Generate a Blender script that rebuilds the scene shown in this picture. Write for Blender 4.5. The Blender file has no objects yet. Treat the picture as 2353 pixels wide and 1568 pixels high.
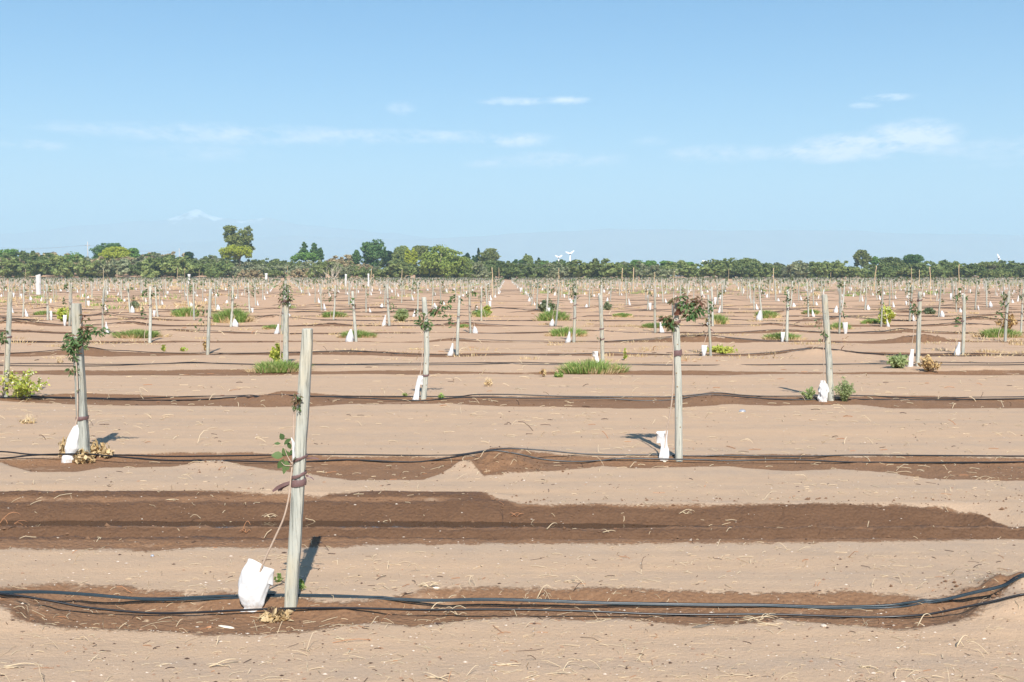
import bpy, math, random
import numpy as np
from mathutils import Vector, Matrix
R = math.radians
rnd = random.Random(11)
NR = np.random.RandomState(7)
S = bpy.context.scene
COL = S.collection

# ------------------------------------------------------------------ camera, world, sun, exposure
CAMZ, FPX, PITCH = 1.7, 2615.0, R(3.24)          # photograph measured on a 2353 x 1568 grid
CXP, CYP = 1176.5, 784.0
cd = bpy.data.cameras.new('camera'); cam = bpy.data.objects.new('camera', cd); COL.objects.link(cam)
cd.lens = 40.0; cd.sensor_width = 36.0; cd.clip_start = 0.05; cd.clip_end = 60000
cam.location = (0, 0, CAMZ); cam.rotation_euler = (R(90) - PITCH, 0, 0)
S.camera = cam
S.view_settings.view_transform = 'Standard'; S.view_settings.look = 'None'
S.view_settings.gamma = 1; S.view_settings.exposure = 0.60

SUN_EL = R(42.0); SUN_AZ = math.atan2(0.141, -1.0)      # measured from +Y towards +X; behind the camera, a little right
sl = bpy.data.lights.new('sun', 'SUN'); sl.energy = 5.0; sl.angle = R(0.53); sl.color = (1.0, 0.955, 0.89)
so = bpy.data.objects.new('sun', sl); COL.objects.link(so)
sd = Vector((math.sin(SUN_AZ) * math.cos(SUN_EL), math.cos(SUN_AZ) * math.cos(SUN_EL), math.sin(SUN_EL)))
so.rotation_euler = sd.to_track_quat('Z', 'Y').to_euler(); so.location = (4, -12, 14)

def nd(nt, typ, **kw):
    n = nt.nodes.new(typ)
    for k, v in kw.items():
        if k.startswith('i_'):
            key = k[2:]
            key = int(key) if key.isdigit() else key.replace('_', ' ')
            n.inputs[key].default_value = v
        else: setattr(n, k, v)
    return n
def M_(nt, op, a, b=None, c=None, clamp=False):
    n = nt.nodes.new('ShaderNodeMath'); n.operation = op; n.use_clamp = clamp
    for i, v in enumerate((a, b, c)):
        if v is None: continue
        if isinstance(v, (int, float)): n.inputs[i].default_value = v
        else: nt.links.new(v, n.inputs[i])
    return n.outputs[0]

def make_world():
    w = bpy.data.worlds.new('World'); S.world = w; w.use_nodes = True
    nt = w.node_tree; nt.nodes.clear(); L = nt.links.new
    out = nd(nt, 'ShaderNodeOutputWorld'); bg = nd(nt, 'ShaderNodeBackground'); L(bg.outputs[0], out.inputs[0])
    sky = nd(nt, 'ShaderNodeTexSky', sky_type='NISHITA', sun_disc=False, sun_elevation=SUN_EL, sun_rotation=SUN_AZ,
             altitude=700, air_density=1.0, dust_density=0.6, ozone_density=2.0)
    bg.inputs[1].default_value = 0.095
    g = nd(nt, 'ShaderNodeNewGeometry')
    tc = nd(nt, 'ShaderNodeTexCoord')
    sep = nd(nt, 'ShaderNodeSeparateXYZ'); L(tc.outputs['Generated'], sep.inputs[0])
    az = M_(nt, 'ARCTAN2', sep.outputs[0], sep.outputs[1])            # radians from +Y
    el = M_(nt, 'ARCSINE', sep.outputs[2])
    co = nd(nt, 'ShaderNodeCombineXYZ'); L(az, co.inputs[0]); L(el, co.inputs[1])
    mp = nd(nt, 'ShaderNodeMapping'); mp.inputs['Scale'].default_value = (1, 2.6, 1); L(co.outputs[0], mp.inputs[0])
    n1 = nd(nt, 'ShaderNodeTexNoise', i_Scale=26, i_Detail=9, i_Roughness=0.62); L(mp.outputs[0], n1.inputs[0])
    n2 = nd(nt, 'ShaderNodeTexNoise', i_Scale=70, i_Detail=6, i_Roughness=0.6); L(mp.outputs[0], n2.inputs[0])
    # cloud banks: azimuth, elevation, half width, half height, strength (radians)
    total = None
    def A(px): return math.atan((px - CXP) / FPX)
    def E(py): return math.atan((636 - py) / FPX)
    banks = [(A(330), E(318), .10, .0050, .55), (A(560), E(322), .13, .0085, .62), (A(900), E(318), .12, .0055, .6), (A(1180), E(325), .035, .006, .7),
             (A(470), E(365), .06, .0065, .35), (A(90), E(360), .028, .004, .6), (A(1180), E(238), .030, .0035, .75), (A(1300), E(236), .020, .0036, .75),
             (A(925), E(255), .012, .0055, .5), (A(1290), E(370), .055, .0072, .62), (A(1120), E(380), .022, .0035, .5), (A(1640), E(362), .042, .0075, .7),
             (A(1735), E(360), .022, .006, .55), (A(1900), E(362), .045, .0085, 1.15), (A(1990), E(352), .06, .0105, 1.05), (A(2090), E(338), .038, .0135, 1.1),
             (A(2270), E(368), .07, .009, .5), (A(2040), E(249), .020, .0028, .7), (A(1980), E(264), .012, .0025, .55), (A(1490), E(330), .016, .004, .35),
             (A(2320), E(402), .06, .0035, .3)]
    for a, e, hw, hh, s in banks:
        dx = M_(nt, 'MULTIPLY', M_(nt, 'SUBTRACT', az, a), 1 / (hw * 1.25)); dy = M_(nt, 'MULTIPLY', M_(nt, 'SUBTRACT', el, e), 1 / (hh * 1.3))
        r2 = M_(nt, 'ADD', M_(nt, 'MULTIPLY', dx, dx), M_(nt, 'MULTIPLY', dy, dy))
        f = M_(nt, 'MULTIPLY', M_(nt, 'SUBTRACT', 1.0, r2, clamp=True), s)
        total = f if total is None else M_(nt, 'MAXIMUM', total, f)
    n3 = nd(nt, 'ShaderNodeTexNoise', i_Scale=210, i_Detail=5, i_Roughness=.65); L(mp.outputs[0], n3.inputs[0])
    nn = M_(nt, 'ADD', M_(nt, 'ADD', M_(nt, 'MULTIPLY', n1.outputs[0], .62), M_(nt, 'MULTIPLY', n2.outputs[0], .38)), M_(nt, 'MULTIPLY', M_(nt, 'SUBTRACT', n3.outputs[0], .4), .25))
    c = M_(nt, 'MULTIPLY', M_(nt, 'ADD', M_(nt, 'SUBTRACT', nn, .47), M_(nt, 'MULTIPLY', total, .09)), 5.0, clamp=True)
    mask = M_(nt, 'MULTIPLY', total, c, clamp=True)
    mask = M_(nt, 'MULTIPLY', mask, 1.15, clamp=True)
    hs = nd(nt, 'ShaderNodeHueSaturation', i_Saturation=1.43, i_Value=0.88, i_Hue=0.498); L(sky.outputs[0], hs.inputs['Color'])
    mix = nd(nt, 'ShaderNodeMixRGB'); L(mask, mix.inputs[0]); L(hs.outputs[0], mix.inputs[1]); mix.inputs[2].default_value = (9.0, 8.9, 9.4, 1)
    L(mix.outputs[0], bg.inputs[0])
make_world()
S.cycles.max_bounces = 6; S.cycles.diffuse_bounces = 3; S.cycles.transparent_max_bounces = 6
S.cycles.volume_bounces = 1
S.cycles.use_denoising = True

# ------------------------------------------------------------------ pixel grid (2353 x 1568) to world
cP, sP = math.cos(PITCH), math.sin(PITCH)
def ray(px, py):
    u = (np.asarray(px, float) - CXP) / FPX; v = (CYP - np.asarray(py, float)) / FPX
    return u, cP + v * sP, -sP + v * cP
def G(px, py, z=0.0):
    u, y, w = ray(px, py); t = (z - CAMZ) / w
    return u * t, y * t
def W(px, py, Y):
    u, y, w = ray(px, py); t = Y / y
    return float(u * t), float(Y), float(CAMZ + w * t)

# ------------------------------------------------------------------ noise
def hash2(i, j, s):
    n = (i * 374761393 + j * 668265263 + s * 982451653) & 0xFFFFFFFF
    n = ((n ^ (n >> 13)) * 1274126177) & 0xFFFFFFFF
    return ((n ^ (n >> 16)) & 0xFFFF) / 65535.0
def vnoise(x, y, s=0):
    x = np.asarray(x, float); y = np.asarray(y, float)
    xi = np.floor(x).astype(np.int64); yi = np.floor(y).astype(np.int64); fx = x - xi; fy = y - yi
    fx = fx * fx * (3 - 2 * fx); fy = fy * fy * (3 - 2 * fy)
    a = hash2(xi, yi, s); b = hash2(xi + 1, yi, s); c = hash2(xi, yi + 1, s); d = hash2(xi + 1, yi + 1, s)
    return (a * (1 - fx) + b * fx) * (1 - fy) + (c * (1 - fx) + d * fx) * fy - .5
def fbm(x, y, s=0, o=4):
    t = 0; a = 1.0
    for k in range(o):
        t = t + a * vnoise(x * 2 ** k + 13.7 * k, y * 2 ** k - 7.1 * k, s + k); a *= .5
    return t
def sstep(a, b, x):
    t = np.clip((x - a) / (b - a), 0, 1); return t * t * (3 - 2 * t)

# ------------------------------------------------------------------ orchard lattice
SP = 5.6                                               # post spacing along a row
def row_px(n): return 636 + 4445.0 / (5.84 + 4.80 * (n - 1))
ROWY = {n: float(G(CXP, row_px(n))[1]) for n in range(1, 100)}
def row_x0(n):
    return (-1.12 if n % 2 else 1.63) - 0.0044 * ROWY[n] + (0.02)

def poly(pts):                                         # pixel polyline -> world (x, y) on the ground
    a = np.array(pts, float); x, y = G(a[:, 0], a[:, 1]); o = np.argsort(x); return x[o], y[o]
BACK = {1: poly([(-260,1368),(0,1365),(58,1346),(154,1337),(273,1344),(342,1354),(513,1361),(684,1372),(803,1378),(872,1370),(941,1356),(1023,1344),(1146,1346),(1317,1347),(1453,1353),(1607,1356),(1790,1361),(1944,1355),(2064,1365),(2115,1375),(2166,1372),(2235,1361),(2310,1345),(2420,1330)]),
        2: poly([(-200,1050),(0,1055),(291,1044),(410,1039),(581,1040),(684,1047),(804,1051),(907,1048),(1009,1051),(1080,1047),(1129,1030),(1173,1027),(1231,1039),(1385,1051),(1585,1047),(1688,1044),(1858,1043),(1961,1050),(2132,1047),(2355,1050),(2500,1052)]),
        3: poly([(-100,916),(0,916),(188,905),(308,908),(478,914),(564,916),(615,905),(649,898),(718,902),(803,909),(1009,914),(1078,910),(1249,910),(1385,912),(1488,913),(1556,910),(1609,905),(1636,898),(1671,905),(1756,913),(1961,914),(2064,909),(2149,907),(2235,914),(2355,915),(2450,915)])}
FRONT = {1: poly([(-260,1395),(0,1413),(34,1433),(103,1445),(308,1450),(479,1461),(581,1463),(684,1457),(803,1442),(873,1433),(941,1445),(1044,1430),(1197,1420),(1351,1428),(1453,1425),(1556,1438),(1671,1443),(1790,1428),(1893,1437),(2064,1452),(2132,1450),(2200,1440),(2269,1420),(2355,1389),(2450,1370)]),
         2: poly([(-200,1060),(0,1062),(27,1073),(68,1085),(171,1085),(239,1076),(342,1076),(427,1076),(496,1063),(547,1073),(615,1081),(718,1093),(803,1103),(907,1103),(975,1102),(1020,1086),(1056,1074),(1080,1078),(1112,1096),(1180,1092),(1266,1086),(1351,1076),(1385,1070),(1454,1078),(1550,1074),(1671,1072),(1824,1082),(1927,1076),(2064,1086),(2132,1100),(2355,1105),(2500,1105)]),
         3: poly([(-100,920),(0,922),(120,929),(205,931),(308,933),(444,934),(581,936),(718,934),(803,928),(907,928),(1044,929),(1146,933),(1283,934),(1420,940),(1539,941),(1602,936),(1688,932),(1790,934),(1893,931),(1978,930),(2047,938),(2132,939),(2355,938),(2450,936)])}
FUR_B = poly([(-400,1130),(0,1132),(250,1137),(500,1143),(700,1150),(900,1140),(1100,1142),(1190,1158),(1500,1160),(1800,1159),(2000,1160),(2150,1163),(2250,1170),(2320,1192),(2420,1207),(2600,1207)])
FUR_F = poly([(-400,1266),(0,1264),(200,1266),(350,1269),(500,1259),(700,1262),(900,1254),(1300,1251),(1700,1252),(2100,1247),(2353,1243),(2600,1241)])
FUR_DF = poly([(-400,1246),(0,1246),(500,1245),(900,1242),(1500,1241),(2000,1241),(2250,1238),(2353,1236),(2600,1236)])
# mounds: x, y, height, sigma x, sigma y
def mpx(px, py, h, sx, sy):
    x, y = G(px, py); return (float(x), float(y), h, sx, sy)
MOUNDS = [(2.72, 5.68, .10, .24, .17), (2.90, 5.98, .13, .26, .18), mpx(-40, 1395, .07, .30, .22), mpx(1150, 1072, .155, .25, .24), mpx(478, 1072, .03, .2, .2),
          mpx(649, 918, .09, .35, .28), mpx(1636, 920, .09, .33, .28), mpx(1110, 922, .03, .6, .25), mpx(2100, 922, .03, .5, .25),
          mpx(435, 842, .05, .5, .3), mpx(1170, 843, .05, .5, .3), mpx(1690, 845, .05, .4, .3), mpx(2250, 848, .05, .4, .3)]
for n in range(5, 60):
    hw = .5 * ROWY[n]
    k0 = int((-hw - row_x0(n)) / SP) - 1; k1 = int((hw - row_x0(n)) / SP) + 1
    for k in range(k0, k1 + 1):
        if rnd.random() < .8:
            MOUNDS.append((row_x0(n) + (k + .5) * SP + rnd.uniform(-.9, .9), ROWY[n] + rnd.uniform(-.1, .1), rnd.uniform(.06, .2), rnd.uniform(.3, .9), rnd.uniform(.25, .5)))
MA = np.array(MOUNDS)
ROWNUM = np.array([ROWY[n] for n in range(1, 100)])

def wet_and_shade_sd(x, y):
    """signed distance (m, positive inside) to the damp soil along the drip lines and round the furrow, plus furrow shade painted between rows"""
    x = np.asarray(x, float); y = np.asarray(y, float)
    sd_ = np.full(np.broadcast(x, y).shape, -1.0)
    for n in (1, 2, 3):
        b = np.interp(x, *BACK[n]); f = np.interp(x, *FRONT[n])
        sd_ = np.maximum(sd_, np.minimum(y - f, b - y))
    n = np.clip(np.round((y - ROWY[4]) / 4.75) + 4, 4, 99).astype(int)
    yc = ROWNUM[n - 1]
    ph = n * 7.31
    half = .44 + .44 * vnoise(x * .55 + ph, ph, 31) + .10 * vnoise(x * 1.9 + ph, ph, 32) - .004 * np.clip(yc - 40, 0, 80)
    off = .22 * vnoise(x * .4 + ph, ph * 1.3, 33) - .12
    s = half - np.abs(y - yc - off)
    furrow_shade = .05 + .55 * vnoise(x * .35 + ph, ph + 2, 35) + .10 * vnoise(x * 2 + ph, ph, 36) - np.abs(y - yc - 2.3 - .3 * vnoise(x * .3, ph, 37)) * .8  # dry furrows between rows, their shadow painted in with the damp-soil colour
    s = np.maximum(s, furrow_shade)
    s = np.where((y > 18) & (y < 260), s, -1.0)
    return np.maximum(sd_, s)
def fur_sd(x, y):
    return np.minimum(y - np.interp(x, *FUR_F), np.interp(x, *FUR_B) - y)
def dark_sd(x, y):
    wob = .045 * fbm(x * .35, x * 0 + 2.2, 41, 3) + .02 * fbm(x * 2.2, x * 0 + 5.2, 44, 3)
    ridge = np.abs(y - wob - 7.70) - .018 - .04 * vnoise(x * .9, x * 0 + 4, 47) + .0 * x
    lip = np.abs(y - wob - 8.50) - .03 - .05 * vnoise(x * .8, x * 0 + 8, 48) + .2 * sstep(-.6, .2, x)
    return np.minimum(np.minimum(y - np.interp(x, *FUR_DF), np.interp(x, *FUR_B) - y - .03 - .05 * vnoise(x * 1.7, x * 0, 49)), np.minimum(ridge, lip))
YSH = 0.0
def H(x, y):
    x = np.asarray(x, float); y = np.asarray(y, float)
    near = np.clip(1 - y / 70.0, 0, 1)
    z = .020 * fbm(x * .45, y * .8, 3, 3) * (y < 500) + .035 * fbm(x * .6, y * 1.5, 6, 3) * sstep(14, 24, y) * (y < 400)
    z = z + .007 * fbm(x * 3.1, y * 4.3, 9, 3) * near
    z = z + .006 * fbm(x * .5, y * 7.0, 14, 3) * near
    w = wet_and_shade_sd(x, y)
    dep = sstep(0.0, .22, w)
    z = z - (.056 * (y < 7) + .05 * (y >= 7)) * dep * (y < 14) - .035 * dep * (y >= 14)
    z = z + .012 * fbm(x * 9, y * 9, 21, 4) * sstep(-.05, .1, w) * near
    sel = np.nonzero((MA[:, 0] + 3.2 * MA[:, 3] > x.min()) & (MA[:, 0] - 3.2 * MA[:, 3] < x.max()) & (MA[:, 1] + 3.2 * MA[:, 4] > y.min()) & (MA[:, 1] - 3.2 * MA[:, 4] < y.max()))[0]
    for mi in sel:
        mx, my, mh, sx, sy = MA[mi]
        m = (np.abs(x - mx) < 3.2 * sx) & (np.abs(y - my) < 3.2 * sy)
        if not np.any(m): continue
        xx = x[m]; yy = y[m]
        z[m] += mh * np.exp(-.5 * ((xx - mx) / sx) ** 2 - .5 * ((yy - my) / sy) ** 2) * (1 + .5 * vnoise(xx * 14, yy * 14, 5))
    # irrigation furrow, two grooves and the ridge between them
    wob = .045 * fbm(x * .35, x * 0 + 2.2, 41, 3) + .02 * fbm(x * 2.2, x * 0 + 5.2, 44, 3)
    yy = y - wob
    endB = 1 - sstep(3.1, 3.75, x); endA = 1 - .5 * sstep(3.9, 5.2, x)
    pA = np.interp(yy, [7.22, 7.30, 7.40, 7.46, 7.66], [0, -.004, -.125, -.13, 0])
    pB = np.interp(yy, [7.68, 7.74, 7.85, 8.0, 8.1, 8.38, 8.43], [0, -.006, -.13, -.15, -.13, -.008, 0])
    soft = np.interp(yy, [7.0, 7.26, 7.6, 7.7, 7.8, 8.4, 8.9], [0, .01, -.012, -.012, -.012, .012, 0])
    shelf = .05 * (1 - sstep(-.3, .25, x)) * np.exp(-.5 * ((yy - 8.66) / .10) ** 2)
    fz = pA * endA + pB * endB + soft + shelf
    f = fur_sd(x, y)
    fz = fz + (.017 * fbm(x * 7, y * 9, 51, 4) + .016 * fbm(x * 1.1, y * 13, 57, 3) + .008 * fbm(x * 26, y * 26, 59, 3)) * sstep(0, .15, f)
    z = z + np.where((y > 6.5) & (y < 9.3), fz, 0)
    # scrub-covered rise behind the orchard
    rise = sstep(428, 520, y) * (1.6 + 2.6 * sstep(120, -120, x) + 2.4 * fbm(x * .03, y * .05, 61, 3)) * (y < 2500)
    return z + rise
def Hs(x, y): return float(H(np.array([x]), np.array([y]))[0])
def GZ(px, py):                                        # the point of the real, uneven ground seen at a pixel
    z = 0.0
    for _ in range(5):
        x, y = (float(k) for k in G(px, py, z)); z = .5 * z + .5 * Hs(x, y)
    return x, y

# ------------------------------------------------------------------ materials
def new_mat(name):
    m = bpy.data.materials.new(name); m.use_nodes = True; nt = m.node_tree
    return m, nt, nt.nodes['Principled BSDF'], nt.links.new
def bump(nt, height, strength, dist, b, prev=None):
    n = nd(nt, 'ShaderNodeBump', i_Strength=strength, i_Distance=dist); nt.links.new(height, n.inputs['Height'])
    if prev is not None: nt.links.new(prev, n.inputs['Normal'])
    if b is not None: nt.links.new(n.outputs[0], b.inputs['Normal'])
    return n.outputs[0]
def mixc(nt, fac, a, b, mode='MIX'):
    n = nt.nodes.new('ShaderNodeMixRGB'); n.blend_type = mode
    for i, v in enumerate((fac, a, b)):
        if isinstance(v, (int, float)): n.inputs[i].default_value = v
        elif isinstance(v, tuple): n.inputs[i].default_value = (*v[:3], 1)
        else: nt.links.new(v, n.inputs[i])
    return n.outputs[0]
def ramp(nt, fac, stops, interp='LINEAR'):
    n = nt.nodes.new('ShaderNodeValToRGB'); n.color_ramp.interpolation = interp
    e = n.color_ramp.elements
    while len(e) < len(stops): e.new(.5)
    for k, (p, c) in enumerate(stops):
        e[k].position = p; e[k].color = (*c[:3], 1) if not isinstance(c, (int, float)) else (c, c, c, 1)
    nt.links.new(fac, n.inputs[0]); return n.outputs[0]

def soil_mat():
    m, nt, b, L = new_mat('sandy_soil')
    g = nd(nt, 'ShaderNodeNewGeometry'); P = g.outputs['Position']
    def N(s, d=5, r=.55):
        n = nd(nt, 'ShaderNodeTexNoise', i_Scale=s, i_Detail=d, i_Roughness=r); L(P, n.inputs[0]); return n.outputs[0]
    wa = nd(nt, 'ShaderNodeAttribute', attribute_name='moist_and_shade'); da = nd(nt, 'ShaderNodeAttribute', attribute_name='drenched')
    st = nd(nt, 'ShaderNodeMapping'); st.inputs['Scale'].default_value = (.13, 2.0, 1); L(P, st.inputs[0])
    ns = nd(nt, 'ShaderNodeTexNoise', i_Scale=1.1, i_Detail=6, i_Roughness=.6); L(st.outputs[0], ns.inputs[0])
    n_big = N(.6, 4); n_mid = N(5, 6, .6); n_fine = N(40, 6, .65); n_grit = N(220, 3, .6)
    sand = mixc(nt, ramp(nt, ns.outputs[0], [(.36, 0.0), (.62, 1.0)]), (.560, .376, .234), (.445, .326, .230))
    sand = mixc(nt, ramp(nt, n_mid, [(.3, 0.0), (.75, .6)]), sand, (.60, .41, .255))
    sand = mixc(nt, ramp(nt, n_grit, [(.30, .55), (.5, 0.0)]), sand, (.33, .22, .155))
    sand = mixc(nt, ramp(nt, n_grit, [(.66, 0.0), (.78, .6)]), sand, (.74, .60, .48))
    sep = nd(nt, 'ShaderNodeSeparateXYZ'); L(P, sep.inputs[0])
    far = M_(nt, 'MULTIPLY', M_(nt, 'SUBTRACT', sep.outputs[1], 8), 1 / 40., clamp=True)
    sand = mixc(nt, far, sand, mixc(nt, n_big, (.50, .312, .190), (.60, .388, .245)))
    moist_and_shade = mixc(nt, n_mid, (.215, .114, .057), (.285, .158, .086))  # damp soil colour; also paints the furrow shade between far rows
    moist_and_shade = mixc(nt, ramp(nt, n_fine, [(.30, .7), (.5, 0.0)]), moist_and_shade, (.17, .09, .052))
    moist_and_shade = mixc(nt, ramp(nt, n_fine, [(.60, 0.0), (.74, .5)]), moist_and_shade, (.42, .27, .17))
    wet = mixc(nt, n_mid, (.125, .064, .032), (.175, .094, .050))
    wet = mixc(nt, ramp(nt, n_fine, [(.3, .6), (.52, 0.0)]), wet, (.10, .055, .032))
    edge = M_(nt, 'ADD', M_(nt, 'MULTIPLY', M_(nt, 'SUBTRACT', n_mid, .5), .19), M_(nt, 'MULTIPLY', M_(nt, 'SUBTRACT', n_fine, .5), .15))
    soft = M_(nt, 'ADD', 60., M_(nt, 'MULTIPLY', n_big, -70.))
    soft = M_(nt, 'MAXIMUM', soft, 11.)
    mm = M_(nt, 'MULTIPLY', M_(nt, 'ADD', wa.outputs['Fac'], edge), soft, clamp=True)
    dry_patch = ramp(nt, N(2.2, 5, .6), [(.62, 1.0), (.72, .45)])
    mm2 = M_(nt, 'MULTIPLY', mm, M_(nt, 'MAXIMUM', dry_patch, M_(nt, 'MULTIPLY', da.outputs['Fac'], 60., clamp=True)))
    farfade = M_(nt, 'SUBTRACT', 1.0, M_(nt, 'MULTIPLY', far, .0))
    mm2 = M_(nt, 'MULTIPLY', mm2, farfade)
    dd = M_(nt, 'MULTIPLY', M_(nt, 'ADD', da.outputs['Fac'], M_(nt, 'MULTIPLY', edge, .3)), 34., clamp=True)
    c = mixc(nt, mm2, sand, moist_and_shade); c = mixc(nt, dd, c, wet)
    L(c, b.inputs['Base Color'])
    b.inputs['Specular IOR Level'].default_value = .25
    L(M_(nt, 'SUBTRACT', .95, M_(nt, 'MULTIPLY', dd, .28)), b.inputs['Roughness'])
    v = nd(nt, 'ShaderNodeTexVoronoi', i_Scale=34); L(P, v.inputs[0])
    h = M_(nt, 'ADD', M_(nt, 'MULTIPLY', n_fine, .9), M_(nt, 'MULTIPLY', n_grit, .28))
    clod = M_(nt, 'MULTIPLY', M_(nt, 'SUBTRACT', 1.0, v.outputs['Distance']), mm2)
    h = M_(nt, 'ADD', h, M_(nt, 'MULTIPLY', clod, .8))
    bump(nt, h, .8, .014, b)
    return m

def wood_mat(name, c1, c2, c3, scale=1.0):
    m, nt, b, L = new_mat(name)
    tc = nd(nt, 'ShaderNodeTexCoord'); oi = nd(nt, 'ShaderNodeObjectInfo')
    cmb = nd(nt, 'ShaderNodeCombineXYZ'); L(oi.outputs['Random'], cmb.inputs[0]); L(oi.outputs['Random'], cmb.inputs[2])
    vm = nd(nt, 'ShaderNodeVectorMath', operation='MULTIPLY_ADD'); L(cmb.outputs[0], vm.inputs[0]); vm.inputs[1].default_value = (37, 11, 23); L(tc.outputs['Object'], vm.inputs[2])
    def N(sc, s, d=6, r=.6):
        mp = nd(nt, 'ShaderNodeMapping'); mp.inputs['Scale'].default_value = sc; L(vm.outputs[0], mp.inputs[0])
        n = nd(nt, 'ShaderNodeTexNoise', i_Scale=s, i_Detail=d, i_Roughness=r); L(mp.outputs[0], n.inputs[0]); return n.outputs[0]
    grain = N((1, 1, .035), 110, 5, .7); streak = N((1, 1, .05), 34, 4); blot = N((1, 1, .35), 7, 4)
    c = mixc(nt, ramp(nt, streak, [(.35, 0.0), (.65, 1.0)]), c1, c2)
    c = mixc(nt, ramp(nt, blot, [(.45, 0.0), (.7, .8)]), c, c3)
    c = mixc(nt, ramp(nt, grain, [(.36, .8), (.48, 0.0)]), c, tuple(k * .33 for k in c1))
    c = mixc(nt, ramp(nt, grain, [(.6, 0.0), (.75, .45)]), c, tuple(min(1, k * 1.35) for k in c2))
    hs = nd(nt, 'ShaderNodeHueSaturation'); L(c, hs.inputs['Color']); L(M_(nt, 'ADD', .88, M_(nt, 'MULTIPLY', oi.outputs['Random'], .24)), hs.inputs['Value'])
    L(hs.outputs[0], b.inputs['Base Color']); b.inputs['Roughness'].default_value = .88; b.inputs['Specular IOR Level'].default_value = .2
    bump(nt, M_(nt, 'ADD', grain, streak), .6, .004, b)
    return m

def leaf_mat(name, cols, transl=.3, objvar=.2):
    m, nt, b, L = new_mat(name)
    g = nd(nt, 'ShaderNodeNewGeometry'); oi = nd(nt, 'ShaderNodeObjectInfo')
    n = nd(nt, 'ShaderNodeTexNoise', i_Scale=.55, i_Detail=3); L(g.outputs['Position'], n.inputs[0])
    f = M_(nt, 'ADD', M_(nt, 'MULTIPLY', g.outputs['Random Per Island'], .75), M_(nt, 'MULTIPLY', M_(nt, 'SUBTRACT', n.outputs[0], .35), .6), clamp=True)
    c = ramp(nt, f, [(i / max(1, len(cols) - 1), k) for i, k in enumerate(cols)])
    hs = nd(nt, 'ShaderNodeHueSaturation'); L(c, hs.inputs['Color'])
    L(M_(nt, 'ADD', 1 - objvar / 2, M_(nt, 'MULTIPLY', oi.outputs['Random'], objvar)), hs.inputs['Value'])
    L(hs.outputs[0], b.inputs['Base Color']); b.inputs['Roughness'].default_value = .6; b.inputs['Specular IOR Level'].default_value = .25
    t = nd(nt, 'ShaderNodeBsdfTranslucent'); L(hs.outputs[0], t.inputs[0])
    mx = nd(nt, 'ShaderNodeMixShader'); mx.inputs[0].default_value = transl
    L(b.outputs[0], mx.inputs[1]); L(t.outputs[0], mx.inputs[2]); L(mx.outputs[0], nt.nodes['Material Output'].inputs[0])
    return m

def plain(name, col, rough=.8, spec=.3, var=.15, sc=20, bmp=.0, transl=0.):
    m, nt, b, L = new_mat(name)
    tc = nd(nt, 'ShaderNodeTexCoord')
    n = nd(nt, 'ShaderNodeTexNoise', i_Scale=sc, i_Detail=5, i_Roughness=.6); L(tc.outputs['Object'], n.inputs[0])
    c = mixc(nt, n.outputs[0], tuple(k * (1 - var) for k in col), tuple(min(1, k * (1 + var)) for k in col))
    L(c, b.inputs['Base Color']); b.inputs['Roughness'].default_value = rough; b.inputs['Specular IOR Level'].default_value = spec
    if bmp: bump(nt, n.outputs[0], bmp, .01, b)
    if transl:
        t = nd(nt, 'ShaderNodeBsdfTranslucent'); L(c, t.inputs[0]); mx = nd(nt, 'ShaderNodeMixShader'); mx.inputs[0].default_value = transl
        L(b.outputs[0], mx.inputs[1]); L(t.outputs[0], mx.inputs[2]); L(mx.outputs[0], nt.nodes['Material Output'].inputs[0])
    return m

MT = {}
MT['soil'] = soil_mat()
MT['post'] = wood_mat('weathered_wood', (.32, .33, .29), (.47, .465, .40), (.49, .42, .29))
MT['post_pale'] = wood_mat('pale_wood', (.43, .425, .36), (.57, .555, .47), (.44, .45, .39))
MT['knot'] = plain('wood_knot', (.30, .22, .13), .85, .2, .3, 60)
MT['bamboo'] = wood_mat('pale_cane', (.62, .45, .27), (.72, .55, .36), (.55, .40, .25))
MT['stem'] = plain('pale_bark', (.50, .38, .29), .8, .2, .25, 60, .3)
MT['stem_dark'] = plain('reddish_bark', (.26, .12, .08), .8, .2, .25, 60, .3)
MT['guard'] = plain('white_woven_plastic', (.76, .745, .725), .62, .3, .04, 12, .25, .12)
def muddy(m):
    nt = m.node_tree; b = nt.nodes['Principled BSDF']; src = b.inputs['Base Color'].links[0].from_socket
    tc = nd(nt, 'ShaderNodeTexCoord'); sp = nd(nt, 'ShaderNodeSeparateXYZ'); nt.links.new(tc.outputs['Object'], sp.inputs[0]); n = nd(nt, 'ShaderNodeTexNoise', i_Scale=45, i_Detail=5, i_Roughness=.7); nt.links.new(tc.outputs['Object'], n.inputs[0])
    f = M_(nt, 'MULTIPLY', M_(nt, 'SUBTRACT', .09, M_(nt, 'ADD', sp.outputs[2], M_(nt, 'MULTIPLY', M_(nt, 'SUBTRACT', .62, n.outputs[0]), .35))), 9., clamp=True)
    nt.links.new(mixc(nt, M_(nt, 'MULTIPLY', f, .7), src, (.45, .31, .20)), b.inputs['Base Color'])
muddy(MT['guard'])
MT['tie'] = plain('brown_plastic_film', (.17, .10, .095), .45, .45, .3, 25, .3)
MT['hose'] = plain('black_polyethylene', (.010, .011, .014), .30, .4, .3, 30)
MT['stripe'] = plain('pale_blue_stripe', (.07, .15, .19), .4, .4, .1, 30)
MT['leaf'] = leaf_mat('pistachio_leaf', [(.045, .09, .035), (.08, .15, .05), (.13, .21, .075), (.20, .22, .09)])
MT['leaf_red'] = leaf_mat('reddish_young_leaf', [(.14, .05, .04), (.18, .10, .06), (.12, .13, .05), (.22, .10, .07)])
MT['leaf_big'] = leaf_mat('broad_leaf', [(.08, .13, .045), (.13, .20, .07), (.18, .25, .09)])
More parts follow.
